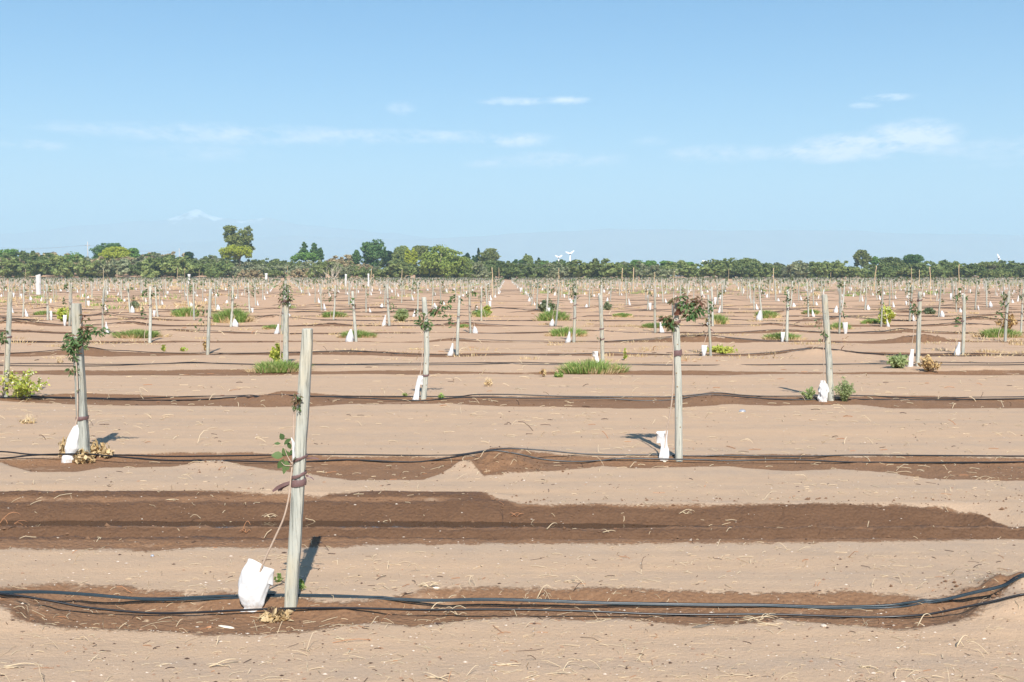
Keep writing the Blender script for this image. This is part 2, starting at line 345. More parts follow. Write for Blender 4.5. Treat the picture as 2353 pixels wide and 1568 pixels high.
MT['grass'] = leaf_mat('green_grass', [(.16, .26, .07), (.24, .36, .09), (.36, .45, .13), (.56, .52, .24)])
MT['straw'] = leaf_mat('dry_straw', [(.50, .35, .17), (.62, .46, .25), (.75, .60, .38)], .1)
MT['yellow'] = leaf_mat('yellowing_leaf', [(.24, .34, .06), (.44, .52, .09), (.64, .62, .14), (.52, .44, .16)])
MT['orange'] = leaf_mat('dry_orange_leaf', [(.42, .26, .11), (.58, .40, .18), (.68, .54, .28)], .15)
MT['palegreen'] = leaf_mat('pale_green_leaf', [(.34, .42, .17), (.46, .54, .25), (.60, .64, .34)], .45)
MT['greyweed'] = leaf_mat('grey_green_leaf', [(.17, .22, .12), (.25, .30, .17), (.34, .36, .21)], .4)
MT['flower'] = plain('cream_flower', (.75, .68, .50), .7, .2, .1, 30)
MT['twig'] = plain('bleached_twig', (.66, .52, .34), .8, .2, .25, 30, .2)
MT['darktwig'] = plain('dark_bark', (.09, .055, .04), .85, .2, .4, 30, .3)
MT['redtwig'] = plain('orange_twig', (.50, .24, .12), .8, .2, .25, 30, .2)
MT['bark'] = plain('grey_bark', (.20, .16, .12), .9, .15, .3, 4, .5)
MT['deadwood'] = plain('bleached_deadwood', (.60, .52, .42), .85, .2, .2, 4, .3)
MT['white_metal'] = plain('white_paint', (.80, .81, .82), .5, .4, .05, 2)
MT['grey_metal'] = plain('grey_steel', (.30, .31, .33), .5, .5, .1, 2)
MT['concrete'] = plain('pale_concrete', (.52, .48, .44), .85, .2, .1, 3)
MT['blackfilm'] = plain('black_film', (.025, .028, .03), .35, .5, .3, 8, .5)
MT['clearfilm'] = plain('thin_clear_plastic', (.46, .48, .52), .25, .5, .1, 12, .3, .3)
MT['clod'] = plain('pale_clod', (.62, .52, .42), .95, .1, .2, 30, .6)
MT['woodchip'] = plain('cut_white_wood', (.80, .72, .58), .8, .2, .12, 25, .3)

# ------------------------------------------------------------------ mesh helpers
class MB:
    def __init__(s): s.v = []; s.f = []; s.m = []
    def add(s, vs, fs, mi=0):
        o = len(s.v); s.v.extend([tuple(map(float, p)) for p in vs]); s.f.extend([tuple(i + o for i in f) for f in fs]); s.m.extend([mi] * len(fs))
    def tube(s, pts, rad, n=6, mi=0, cap=True, jit=0.0):
        P = [Vector(p) for p in pts]; o = len(s.v); prev = None
        for i, p in enumerate(P):
            t = (P[min(i + 1, len(P) - 1)] - P[max(i - 1, 0)])
            t = t.normalized() if t.length > 1e-9 else Vector((0, 0, 1))
            if prev is None:
                a = Vector((0, 0, 1)) if abs(t.z) < .9 else Vector((1, 0, 0)); u = t.cross(a).normalized()
            else:
                u = (prev - t * prev.dot(t)); u = u.normalized() if u.length > 1e-6 else t.orthogonal().normalized()
            prev = u; w = t.cross(u); r = rad[i] if hasattr(rad, '__len__') else rad
            for k in range(n):
                a = 2 * math.pi * k / n; rr = r * (1 + jit * (rnd.random() - .5))
                q = p + u * (math.cos(a) * rr) + w * (math.sin(a) * rr); s.v.append(tuple(q))
        for i in range(len(P) - 1):
            for k in range(n):
                a = o + i * n + k; b = o + i * n + (k + 1) % n; s.f.append((a, b, b + n, a + n)); s.m.append(mi)
        if cap:
            s.f.append(tuple(o + k for k in reversed(range(n)))); s.m.append(mi)
            e = o + (len(P) - 1) * n; s.f.append(tuple(e + k for k in range(n))); s.m.append(mi)
    def arr(s, V, F, mi=0):
        o = len(s.v); s.v.extend(map(tuple, np.asarray(V).tolist())); s.f.extend(map(tuple, (np.asarray(F) + o).tolist())); s.m.extend([mi] * len(F))
    def mesh(s, name, mats, smooth=True):
        me = bpy.data.meshes.new(name); me.from_pydata(s.v, [], s.f); mats = mats if isinstance(mats, (list, tuple)) else [mats]
        for m in mats: me.materials.append(m)
        if len(mats) > 1: me.polygons.foreach_set('material_index', s.m)
        me.polygons.foreach_set('use_smooth', [smooth] * len(me.polygons)); me.update(); return me
def link(name, me, parent=None, loc=None, rz=None):
    o = bpy.data.objects.new(name, me); COL.objects.link(o)
    if parent is not None: o.parent = parent
    if loc is not None: o.location = loc
    if rz is not None: o.rotation_euler = (0, 0, rz)
    return o
def tag(o, label=None, cat=None, group=None, kind=None):
    if label: o['label'] = label
    if cat: o['category'] = cat
    if group: o['group'] = group
    if kind: o['kind'] = kind
    return o
def empty(name, loc, rz=0.0): return link(name, None, None, loc, rz)
def kids(o): return [c for c in bpy.data.objects if c.parent == o]
def bez(pts, n):                                   # Catmull-Rom through pts
    P = [Vector(p) for p in pts]; P = [P[0] * 2 - P[1]] + P + [P[-1] * 2 - P[-2]]; out = []
    for i in range(1, len(P) - 2):
        for k in range(n):
            t = k / n; a, b, c, d = P[i - 1], P[i], P[i + 1], P[i + 2]
            out.append(.5 * ((2 * b) + (c - a) * t + (2 * a - 5 * b + 4 * c - d) * t * t + (3 * b - a - 3 * c + d) * t ** 3))
    out.append(P[-2]); return out
def leafcloud(C, size, rs, aspect=1.8, up=.3, var=.5, outward=None):
    """diamond leaves, one island each, at the points C"""
    C = np.asarray(C); n = len(C)
    nrm = rs.normal(size=(n, 3)); nrm[:, 2] += up
    if outward is not None: nrm = nrm * .65 + outward * .9
    nrm /= np.linalg.norm(nrm, axis=1)[:, None] + 1e-9
    a = rs.normal(size=(n, 3)); a -= (a * nrm).sum(1)[:, None] * nrm; a /= np.linalg.norm(a, axis=1)[:, None] + 1e-9
    b = np.cross(nrm, a); s = size * (1 + var * (rs.rand(n) - .5))[:, None]
    V = np.stack([C - a * s * .5 * aspect, C + b * s * .45 + nrm * s * .1, C + a * s * .5 * aspect, C - b * s * .45 + nrm * s * .1], 1).reshape(-1, 3)
    return V, np.arange(4 * n).reshape(n, 4)
def ovate(mb, base, direction, normal, L, wd, mi=0, fold=.25, curl=.15):
    d = Vector(direction).normalized(); n = Vector(normal); n = (n - d * n.dot(d)).normalized(); s = d.cross(n); b = Vector(base)
    prof = [(0, .04), (.2, .6), (.45, 1.0), (.7, .82), (.88, .42), (1, .03)]
    vs = []
    for t, w in prof:
        c = b + d * (L * t) - n * (curl * L * t * t); h = wd * w * .5
        vs += [c - s * h + n * (h * fold), c, c + s * h + n * (h * fold)]
    fs = []
    for i in range(len(prof) - 1):
        for k in (0, 1): a = i * 3 + k; fs.append((a, a + 1, a + 4, a + 3))
    mb.add(vs, fs, mi)

# ------------------------------------------------------------------ ground
def build_ground():
    ys = list(np.arange(-40, 2.4, 1.3)); y = 2.4
    while y < 560: ys.append(y); y += .011 + .00029 * max(y, 3.2) ** 2 if y > 3.6 else .03
    while y < 10500: ys.append(y); y *= 1.12
    ys = np.array(ys)
    us = np.concatenate([-np.geomspace(40, .66, 34), np.arange(-.655, .655, .00155), np.geomspace(.66, 40, 34)])
    ye = np.maximum(np.abs(ys), 3.6)
    X = us[None, :] * ye[:, None]; Y = np.repeat(ys[:, None], len(us), 1)
    # even x spacing for the nearest strip keeps the furrow edges fine
    Z = np.stack([H(X[i], Y[i]) for i in range(len(ys))])
    ny, nx = X.shape
    co = np.stack([X, Y, Z], -1).reshape(-1, 3)
    i = np.arange(ny - 1)[:, None] * nx + np.arange(nx - 1)[None, :]
    F = np.stack([i, i + 1, i + nx + 1, i + nx], -1).reshape(-1, 4)
    me = bpy.data.meshes.new('ground'); me.vertices.add(len(co)); me.vertices.foreach_set('co', co.ravel())
    me.loops.add(F.size); me.loops.foreach_set('vertex_index', F.ravel().astype(np.int32))
    me.polygons.add(len(F)); me.polygons.foreach_set('loop_start', np.arange(0, F.size, 4, dtype=np.int32)); me.polygons.foreach_set('loop_total', np.full(len(F), 4, np.int32))
    me.polygons.foreach_set('use_smooth', np.ones(len(F), bool)); me.update(calc_edges=True)
    w = np.maximum(wet_and_shade_sd(X.ravel(), Y.ravel()), fur_sd(X.ravel(), Y.ravel())); d = dark_sd(X.ravel(), Y.ravel())
    for nm, a in (('moist_and_shade', w), ('drenched', d)):
        at = me.attributes.new(nm, 'FLOAT', 'POINT'); at.data.foreach_set('value', np.clip(a, -.4, .4).astype(np.float32))
    me.materials.append(MT['soil'])
    tag(link('ground', me), kind='structure')
build_ground()
def build_water():
    m, nt, b, L = new_mat('muddy_water'); b.inputs['Base Color'].default_value = (.060, .036, .022, 1); b.inputs['Roughness'].default_value = .06
    xs = np.arange(-9, 3.3, .1); mb = MB(); vs = []; fs = []
    for i, x in enumerate(xs):
        wob = float(.045 * fbm(np.array([x * .35]), np.array([2.2]), 41, 3)[0]); z = -.083 - .010 * max(0, x + .6)
        vs += [(x, 7.80 + wob, z), (x, 8.30 + wob, z)]
        if i: fs.append((2 * i - 2, 2 * i, 2 * i + 1, 2 * i - 1))
    mb.add(vs, fs); tag(link('water', mb.mesh('water', m)), kind='structure')
build_water()

# ------------------------------------------------------------------ posts
def post_mesh(h, r, mid=(0, 0), top=(0, 0), kind='round', seed=0, rings=14, n=12, sink=.12):
    q = random.Random(seed); mb = MB(); pts = []; rad = []
    for i in range(rings):
        t = i / (rings - 1); z = -sink + (h + sink) * t; tt = max(0, z / h)
        x = top[0] * tt + mid[0] * math.sin(math.pi * tt) + q.uniform(-1, 1) * r * .05; y = top[1] * tt + mid[1] * math.sin(math.pi * tt)
        rr = r * (1.06 - .14 * tt) * (1 + q.uniform(-.035, .035))
        if i == rings - 1: rr *= .93
        pts.append((x, y, z)); rad.append(rr)
    angs = [2 * math.pi * k / n for k in range(n)]
    shp = []
    for a in angs:
        if kind == 'square': e = max(abs(math.cos(a)), abs(math.sin(a))); s = min(1.0 / e, 1.24) * .92
        elif kind == 'half': s = 1.0 if math.sin(a) < .2 else .82
        else: s = 1 + q.uniform(-.05, .05)
        shp.append(s)
    vs = []; fs = []
    for (x, y, z), rr in zip(pts, rad):
        for a, s in zip(angs, shp): vs.append((x + rr * s * math.cos(a), y + rr * s * math.sin(a), z))
    for i in range(rings - 1):
        for k in range(n): a = i * n + k; b = i * n + (k + 1) % n; fs.append((a, b, b + n, a + n))
    e = (rings - 1) * n; vs2 = [(pts[-1][0] + rad[-1] * .86 * s * math.cos(a), pts[-1][1] + rad[-1] * .86 * s * math.sin(a), pts[-1][2] + r * .12) for a, s in zip(angs, shp)]
    o = len(vs); vs += vs2
    for k in range(n): fs.append((e + k, e + (k + 1) % n, o + (k + 1) % n, o + k))
    fs.append(tuple(o + k for k in range(n)))
    mb.add(vs, fs); return mb
def axis_at(h, mid, top, z):
    t = z / h; return top[0] * t + mid[0] * math.sin(math.pi * t), top[1] * t + mid[1] * math.sin(math.pi * t)
def tie_mesh(h, r, mid, top, z, height=.03, tilt=.05, tail=0, seed=0):
    q = random.Random(seed); mb = MB(); n = 14; cx, cy = axis_at(h, mid, top, z); rr = r * 1.09 + .0035
    vs = []; rows = 4
    for j in range(rows):
        for k in range(n):
            a = 2 * math.pi * k / n; zz = z - height / 2 + height * j / (rows - 1) + tilt * r * math.cos(a) * 1.5 + q.uniform(-.1, .1) * height
            e = rr * (1 + (.05 if j in (1, 2) else 0) + q.uniform(-.01, .02)); vs.append((cx + e * math.cos(a), cy + e * math.sin(a), zz))
    fs = []
    for j in range(rows - 1):
        for k in range(n): a = j * n + k; b = j * n + (k + 1) % n; fs.append((a, b, b + n, a + n))
    mb.add(vs, fs)
    for i in range(tail):
        a = q.choice([0.0, math.pi]) + q.uniform(-.5, .1); L = q.uniform(.05, .11); w = height * .55; d = Vector((math.cos(a), math.sin(a) - .2, q.uniform(-1.3, .5))).normalized()
        p = Vector((cx + rr * math.cos(a), cy + rr * math.sin(a), z)); s = Vector((0, -.3, 1)).cross(d).normalized().cross(d)
        vs = []; 
        for j in range(5):
            t = j / 4; c = p + d * (L * t) + Vector((0, -.01 * math.sin(5 * t), -.03 * t * t)); ww = w * (1 - .45 * abs(t - .4)) * (1 + q.uniform(-.25, .25)); vs += [c - s * ww * .5, c + s * ww * .5 + Vector((0, -.006, 0))]
        mb.add(vs, [(2 * j, 2 * j + 1, 2 * j + 3, 2 * j + 2) for j in range(4)])
    return mb

def ordn(n):
    w = ['zeroth', 'first', 'second', 'third', 'fourth', 'fifth', 'sixth', 'seventh', 'eighth', 'ninth', 'tenth', 'eleventh', 'twelfth']
    if n < len(w): return w[n]
    return f"{n}{'th' if 10 <= n % 100 <= 20 else {1: 'st', 2: 'nd', 3: 'rd'}.get(n % 10, 'th')}"
GP, GS, GG = 'wooden posts standing in rows across the orchard', 'young trees tied to the posts', 'white trunk sleeves round the young trees'

def hand_post(base, top, wpx, kind, mat, label, ties, midx=0.0, seed=1, tails=0):
    x, y = GZ(*base); z0 = Hs(x, y); sc = y / FPX
    tx, _, tz = W(top[0], top[1], y); h = tz - z0; r = wpx * sc * .5
    e = empty('wooden_post', (x, y, z0)); tag(e, label, 'post', GP)
    mid = (midx * sc, 0); tp = (tx - x, 0)
    link('shaft', post_mesh(h, r, mid, tp, kind, seed, 20, 16 if kind == 'round' else 20).mesh('post_shaft', mat, kind == 'round'), e)
    q = random.Random(seed * 3)
    for i in range(5 if kind == 'round' else 3):
        zz = h * q.uniform(.08, .9); cx, cy = axis_at(h, mid, tp, zz); a = -math.pi / 2 + q.uniform(-.7, .7); k = MB(); rr = r * (1.06 - .14 * zz / h) * (1.0 if kind == 'round' else .97)
        c = Vector((cx + math.cos(a) * rr, cy + math.sin(a) * rr, zz)); nn = Vector((math.cos(a), math.sin(a), 0)); s_ = r * q.uniform(.12, .2)
        k.tube([c - nn * .006, c + nn * .0005, c + nn * .0022], [s_ * 1.3, s_ * 1.15, s_ * .6], 9); link('knot', k.mesh('knot', MT['knot']), e)
    for i, (py, th) in enumerate(ties):
        zz = W(top[0], py, y)[2] - z0
        link('tie_band', tie_mesh(h, r * 1.04, mid, tp, zz, th * sc, .3 if i else .1, tails if i == 0 else tails // 2, seed + i).mesh('tie_band', MT['tie']), e)
    return x, y, z0, h, r

# ------------------------------------------------------------------ young trees and sleeves
def sapling(label, px_path, Yoff, leaves, base_xy, seed=0, stem_r=.0075, mats=('leaf', 'leaf_red'), label_parts=None):
    """px_path: pixels of the stem from its foot upward, all at depth of the post + Yoff"""
    q = random.Random(seed); x, y = base_xy; Y = y + Yoff
    P = [W(p[0], p[1], y + (p[2] if len(p) > 2 else Yoff)) for p in px_path]; o = Vector(P[0]); o.z = Hs(o.x, o.y)
    P[0] = (P[0][0], P[0][1], min(P[0][2], o.z - .02))
    e = empty('young_tree', o); tag(e, label, 'young tree', GS)
    pts = [p - o for p in bez(P, 5)]
    n = len(pts); mb = MB(); mb.tube(pts, [stem_r * (1 - .5 * i / n) * (1 + q.uniform(-.08, .08)) for i in range(n)], 7)
    for tw in leaves.get('twigs', []):
        T = [Vector(W(a, b, Y + tw[1])) - o for a, b in tw[0]]; tp = bez(T, 4); mb.tube(tp, [stem_r * .45 * (1 - .6 * i / len(tp)) for i in range(len(tp))], 5)
    link('stem', mb.mesh('stem', MT['stem']), e)
    if 'tape' in leaves:
        tp = MB(); tp.tube([Vector(W(a, b, Y - .008)) - o for a, b in leaves['tape']], [.002, .0075, .0065, .008, .002], 7); link('graft_tape', tp.mesh('graft_tape', MT['guard']), e)
    lf = MB()
    sc = y / FPX
    for (a, b, ra, rb, cnt, size, red) in leaves['clumps']:
        c = Vector(W(a, b, Y)) - o
        for i in range(int(cnt * .72)):
            while True:
                d = Vector((q.uniform(-1, 1), q.uniform(-1, 1), q.uniform(-1, 1)))
                if d.length < 1: break
            p = c + Vector((d.x * ra * sc, d.y * min(ra, rb) * sc, d.z * rb * sc))
            L = size * .72 * q.uniform(.55, 1.25); dr = Vector((d.x * .8 + q.uniform(-.7, .7), q.uniform(-.9, .5), d.z * .3 - .45 + q.uniform(-.4, .5)))
            ovate(lf, p, dr, (q.uniform(-.7, .7), -.5, q.uniform(.1, 1)), L, L * q.uniform(.30, .46), 1 if q.random() < red else 0, .3, .25)
        k = max(2, cnt // 12)
        for i in range(k):
            a2 = c + Vector((q.uniform(-1, 1) * ra * sc * .9, q.uniform(-.5, .5) * ra * sc, q.uniform(-1, 1) * rb * sc * .9))
            near = min(pts, key=lambda v: (v - c).length); lf.tube([near, (near + a2) / 2 + Vector((0, 0, .01)), a2], [.003, .002, .0012], 4, 2)
    for (a, b, dx, dz, L, wd) in leaves.get('big', []):
        ovate(lf, Vector(W(a, b, Y)) - o, (dx, -.25, dz), (q.uniform(-.6, .6), -1, q.uniform(-.1, 1.0)), L * .88, wd * .88, 3, .2, .1)
    link('leaves', lf.mesh('leaves', [MT[mats[0]], MT[mats[1]], MT['stem_dark'], MT['leaf_big']]), e)
    return e

def sleeve_mesh(prof, wr=.06, seed=0, n=26, closed_top=False, lay=9, slant=0.0):
    """prof: (z, cx, half width, half depth) bottom to top; wrinkled thin bag, open at the top"""
    rs = np.random.RandomState(seed); P = np.array(prof, float); m = len(P) * lay
    t = np.linspace(0, len(P) - 1, m); prm = [np.interp(t, np.arange(len(P)), P[:, k]) for k in range(4)]
    for k in (1, 2, 3): prm[k] = np.convolve(np.pad(prm[k], 2, 'edge'), np.ones(5) / 5, 'valid')
    ph = rs.rand(4) * 6; vs = []; fs = []
    aa = np.linspace(0, 2 * math.pi, n, endpoint=False); nz = vnoise(np.sin(aa)[None, :] * 2.4 + np.cos(aa)[None, :] * 1.1 + 0 * prm[0][:, None], prm[0][:, None] * 22 + seed + np.cos(aa)[None, :], seed)
    for i in range(m):
        z, cx, hw, hd = (p[i] for p in prm)
        for k in range(n):
            a = 2 * math.pi * k / n
            w = 1 + wr * 1.15 * (math.sin(3 * a + ph[0] + z * 18) + .7 * math.sin(7 * a + ph[1] - z * 31) + .45 * math.sin(z * 60 + 2 * a + ph[2]))
            w += wr * 1.6 * nz[i, k]
            ca, sa = math.cos(a), math.sin(a)
            f1 = 1 - abs(math.sin(z * 34 + ca * 3.1 + ph[0])); f2 = 1 - abs(math.sin(z * 21 - ca * 4.3 + ph[1])); fold = wr * 2.2 * hd * (f1 ** 3 + f2 ** 3 - .5)
            vs.append((cx + hw * w * ca, (hd * w * abs(sa) ** .8 + fold * (abs(sa) > .05)) * (1 if sa > 0 else -1), z + hw * .10 * math.sin(2 * a + ph[3]) * (i / m) + slant * hw * ca * (i / m) ** 3))
    for i in range(m - 1):
        for k in range(n): a = i * n + k; b = i * n + (k + 1) % n; fs.append((a, b, b + n, a + n))
    # inner wall so that the open mouth has thickness
    o = len(vs); e = (m - 1) * n
    for k in range(n): x, y, z = vs[e + k]; cx = prm[1][-1]; vs.append((cx + (x - cx) * .95, y * .93, z)); 
    o2 = len(vs)
    for k in range(n): x, y, z = vs[e + k]; cx = prm[1][-1]; vs.append((cx + (x - cx) * .9, y * .88, z - (P[-1, 0] - P[0, 0]) * .35))
    for k in range(n): fs.append((e + k, e + (k + 1) % n, o + (k + 1) % n, o + k)); fs.append((o + k, o + (k + 1) % n, o2 + (k + 1) % n, o2 + k))
    mb = MB(); mb.add(vs, fs); return mb
def sleeve(label, Y, px_prof, seed, wr=.06, depth=.7, slant=0.0):
    """px_prof: (left px, right px, y px) rows from the foot up, at distance Y"""
    sc = Y / FPX; L = [W((a + b) / 2, c, Y) + ((b - a) / 2 * sc,) for a, b, c in px_prof]
    x0 = L[0][0]; z0 = Hs(x0, Y); dz = L[0][2] - z0 + .01
    prof = [(p[2] - z0 - dz * max(0, 1 - i / 2), p[0] - x0, p[3], p[3] * depth * (1 - .5 * i / len(L))) for i, p in enumerate(L)]
    me = sleeve_mesh(prof, wr, seed, 34, False, 9, slant).mesh('trunk_sleeve', MT['guard'])
    o = link('trunk_sleeve', me, None, (x0, Y, z0)); tag(o, label, 'trunk sleeve', GG); return o

HP = {}
HP['r1'] = hand_post((668, 1395), (707, 757), 29, 'square', MT['post'], 'tall split wooden post nearest the camera, leaning right, with three brown ties', [(1109, 16), (1092, 8), (1053, 7)], 0, 3, 3)
HP['r2a'] = hand_post((195, 1059), (175, 699), 23, 'square', MT['post'], 'squared grey post with leafy young tree, left in the second row', [(961, 9), (790, 6)], -1, 5, 0)
HP['r2b'] = hand_post((1560, 1058), (1551, 698), 17, 'round', MT['post_pale'], 'round knotty pale post with wide brown band, right in the second row', [(811, 14), (742, 6)], 3.0, 7, 0)
HP['r3a'] = hand_post((973, 916), (974, 684), 13, 'round', MT['post_pale'], 'crooked pale post with pinned green leaves, middle of the third row', [(863, 4)], 7, 9, 1)
HP['r3b'] = hand_post((1909, 921), (1894, 678), 15, 'half', MT['post'], 'bulging grey post leaning left between two pale green weeds, third row', [], 1.5, 11, 0)
HP['r3l'] = hand_post((12, 914), (23, 672), 12, 'half', MT['post'], 'grey post behind the yellow bush at the left, third row', [(775, 4)], 1, 13, 0)
HP['r4a'] = hand_post((656, 840), (658, 668), 12, 'square', MT['post'], 'grey post rising from the green grass patch, left in the fourth row', [(692, 7)], 0, 15, 3)
HP['r4b'] = hand_post((1385, 839), (1379, 678), 9, 'round', MT['post'], 'thin grey post in the widest green grass clump, middle of the fourth row', [(756, 3), (780, 3)], 1, 17, 0)
HP['r4c'] = hand_post((2109, 842), (2114, 671), 10, 'round', MT['post'], 'thin grey post with a dark hole near its top, right in the fourth row', [(690, 3)], 0, 19, 0)

# first row: young tree bent from its sleeve to the post
sapling('thin leafless-stemmed young tree with a few round green leaves, nearest the camera',
        [(578, 1402, .0), (590, 1340, .0), (607, 1290, -.02), (630, 1240, -.03), (652, 1190, -.05), (664, 1140), (668, 1100), (672, 1060), (674, 990), (675, 940), (676, 905)], -.05,
        {'twigs': [([(672, 1068), (662, 1052), (655, 1035), (650, 1010)], -.01), ([(672, 1070), (655, 1070), (646, 1062)], -.01)],
         'clumps': [(680, 915, 11, 13, 42, .035, .75), (681, 935, 9, 8, 22, .03, .1), (676, 1052, 5, 6, 4, .03, 0)],
         'tape': [(669, 1006), (674, 1018), (674, 1034), (675, 1050), (672, 1060)],
         'big': [(651, 1012, -.3, .9, .045, .036), (652, 1022, .7, .6, .06, .034), (645, 1020, -.9, .1, .038, .022), (652, 1048, -1, .12, .072, .052), (656, 1048, -.25, 1, .05, .034),
                 (652, 1055, -.5, -.9, .065, .044), (657, 1058, .25, -1, .06, .036), (664, 1046, .7, .8, .045, .028), (668, 1032, -.3, .8, .045, .03), (656, 1062, -.1, -1, .072, .03), (661, 1050, .1, .9, .035, .026)]},
        HP['r1'][:2], 2, .0062)
sleeve('baggy white sleeve knotted at its foot, slumped left of the nearest post', HP['r1'][1] + .01,
       [(547, 606, 1411), (549, 606, 1406), (560, 603, 1401), (563, 602, 1396), (556, 607, 1388), (550, 613, 1370), (548, 618, 1350), (549, 624, 1335), (556, 627, 1318), (562, 629, 1308), (566, 629, 1303), (568, 629, 1298)], 3, .05, .5, -.42)
# second row, left
sapling('bushy young tree with dark green leaves on both sides of its post, second row left',
        [(160, 1045, -.04), (172, 985, -.04), (178, 960, -.05), (178, 940), (178, 900), (176, 850), (173, 810), (178, 780), (185, 745)], -.07,
        {'twigs': [([(180, 770), (200, 745), (220, 755), (245, 762)], .05), ([(176, 800), (162, 780), (150, 770)], 0)],
         'clumps': [(163, 790, 15, 17, 120, .07, .08), (168, 815, 10, 12, 50, .07, .1), (157, 770, 9, 9, 30, .06, .3), (196, 762, 12, 22, 110, .065, .08), (193, 790, 8, 10, 40, .06, .05), (232, 760, 18, 9, 60, .06, .15), (196, 728, 8, 8, 18, .06, .8), (166, 850, 11, 9, 40, .055, .2), (180, 897, 3, 5, 4, .04, .3)]},
        HP['r2a'][:2], 4, .010)
sleeve('narrow white cone sleeve leaning on the post among dried weeds', HP['r2a'][1] - .04,
       [(141, 169, 1061), (141, 170, 1052), (143, 168, 1046), (151, 172, 1042), (150, 181, 1030), (154, 182, 1010), (160, 182, 995), (166, 181, 985), (172, 178, 976)], 5, .05, .8)
# second row, right
sapling('young tree with a red-tipped branch over the round pale post, second row right',
        [(1525, 1045, -.02), (1530, 1000, -.02), (1537, 965, -.04), (1544, 920), (1547, 860), (1547, 810), (1545, 775), (1543, 745), (1549, 725)], -.06,
        {'twigs': [([(1545, 745), (1560, 735), (1580, 730), (1600, 705), (1612, 690)], -.02), ([(1549, 725), (1570, 700), (1585, 690)], 0), ([(1543, 750), (1530, 735), (1518, 725)], 0)],
         'clumps': [(1541, 740, 11, 13, 95, .075, .25), (1528, 732, 10, 8, 40, .07, .7), (1574, 702, 16, 11, 75, .08, .15), (1588, 722, 12, 9, 55, .08, .05), (1600, 712, 14, 10, 55, .08, .05), (1607, 690, 14, 8, 60, .08, .85), (1570, 683, 14, 6, 35, .075, .55), (1548, 690, 9, 6, 20, .07, .8)]},
        HP['r2b'][:2], 6, .0085)
sleeve('white sleeve pinched at the middle with a flared flag-like top, second row right', HP['r2b'][1] - .02,
       [(1517, 1536, 1054), (1514, 1538, 1048), (1516, 1538, 1040), (1517, 1537, 1033), (1519, 1534, 1026), (1517, 1533, 1018), (1514, 1533, 1009), (1511, 1534, 1000), (1508, 1535, 992)], 8, .025, .2, .12)
# third row
sapling('young tree with drooping compound leaves right of the crooked pale post', [(959, 905), (964, 870), (969, 840), (971, 800), (973, 765), (975, 735), (985, 720)], -.05,
        {'twigs': [([(975, 735), (990, 722), (1002, 715), (1012, 702)], 0)],
         'clumps': [(970, 740, 12, 10, 60, .085, .1), (965, 722, 10, 8, 30, .08, .2), (985, 748, 9, 8, 35, .08, .1), (1003, 714, 13, 7, 45, .085, .15), (1021, 703, 14, 6, 40, .085, .15), (1015, 722, 9, 8, 22, .08, .1), (1012, 690, 7, 4, 12, .07, .6)]},
        HP['r3a'][:2], 8, .009)
sleeve('upright white sleeve leaning right at the crooked pale post', HP['r3a'][1] - .05,
       [(946, 962, 916), (948, 963, 912), (952, 963, 906), (954, 964, 896), (956, 967, 882), (959, 972, 872), (960, 972, 864)], 11, .06)
sapling('young tree with reddish sprig sticking left of the bulging grey post', [(1891, 905), (1893, 870), (1893, 830), (1892, 790), (1894, 765), (1889, 745)], -.06,
        {'twigs': [([(1892, 775), (1888, 755), (1882, 742), (1876, 735)], 0)], 'clumps': [(1882, 738, 8, 5, 16, .07, .85), (1893, 765, 5, 8, 20, .07, .1), (1890, 778, 6, 4, 12, .06, .9), (1880, 748, 5, 4, 8, .06, .1)]},
        HP['r3b'][:2], 12, .007)
sleeve('crumpled bottle-shaped white sleeve between two pale green weeds', HP['r3b'][1] - .06,
       [(1881, 1901, 917), (1882, 1902, 908), (1881, 1903, 897), (1882, 1902, 888), (1885, 1900, 882), (1886, 1896, 880), (1886, 1896, 875)], 13, .13)
sapling('young tree with dark leaves half behind the post at the left frame edge, third row', [(5, 905), (7, 870), (9, 840), (11, 800), (10, 770)], -.05,
        {'clumps': [(6, 778, 8, 12, 70, .075, .1), (10, 762, 8, 6, 25, .07, .3)]}, HP['r3l'][:2], 14, .008)
# fourth row
sapling('pale crooked-stemmed young tree left of the fourth-row post in green grass', [(644, 832), (645, 800), (643, 760), (642, 730), (648, 708), (655, 690), (658, 672)], -.05,
        {'clumps': [(650, 690, 11, 11, 55, .085, .65), (664, 684, 9, 12, 50, .08, .35), (658, 662, 9, 10, 50, .08, .2), (666, 700, 5, 5, 14, .07, .2)]}, HP['r4a'][:2], 16, .009)
sapling('nearly bare young tree by the thin post in the widest grass clump', [(1373, 822), (1374, 800), (1377, 780), (1378, 760)], -.05,
        {'clumps': [(1376, 776, 6, 5, 16, .07, .2)]}, HP['r4b'][:2], 17, .007)
sleeve('white sleeve with tilted square mouth in the widest grass clump', HP['r4b'][1] - .08, [(1371, 1378, 832), (1368, 1377, 824), (1365, 1374, 816), (1361, 1374, 808)], 17, .06)
sapling('young tree with red leaves arching left of the right-hand fourth-row post', [(2092, 838), (2095, 800), (2099, 770), (2101, 740), (2106, 715), (2110, 695)], -.05,
        {'twigs': [([(2104, 712), (2096, 700), (2094, 690)], 0)], 'clumps': [(2098, 705, 9, 12, 75, .08, .45), (2095, 690, 9, 5, 25, .075, .85), (2106, 715, 7, 8, 35, .08, .2), (2117, 681, 9, 4, 10, .07, .6)]}, HP['r4c'][:2], 18, .008)
sleeve('tall narrow white sleeve in the reddish weeds, fourth row right', HP['r4c'][1] - .08, [(2085, 2098, 852), (2087, 2098, 840), (2088, 2099, 825), (2092, 2100, 812), (2093, 2100, 803)], 19, .06)

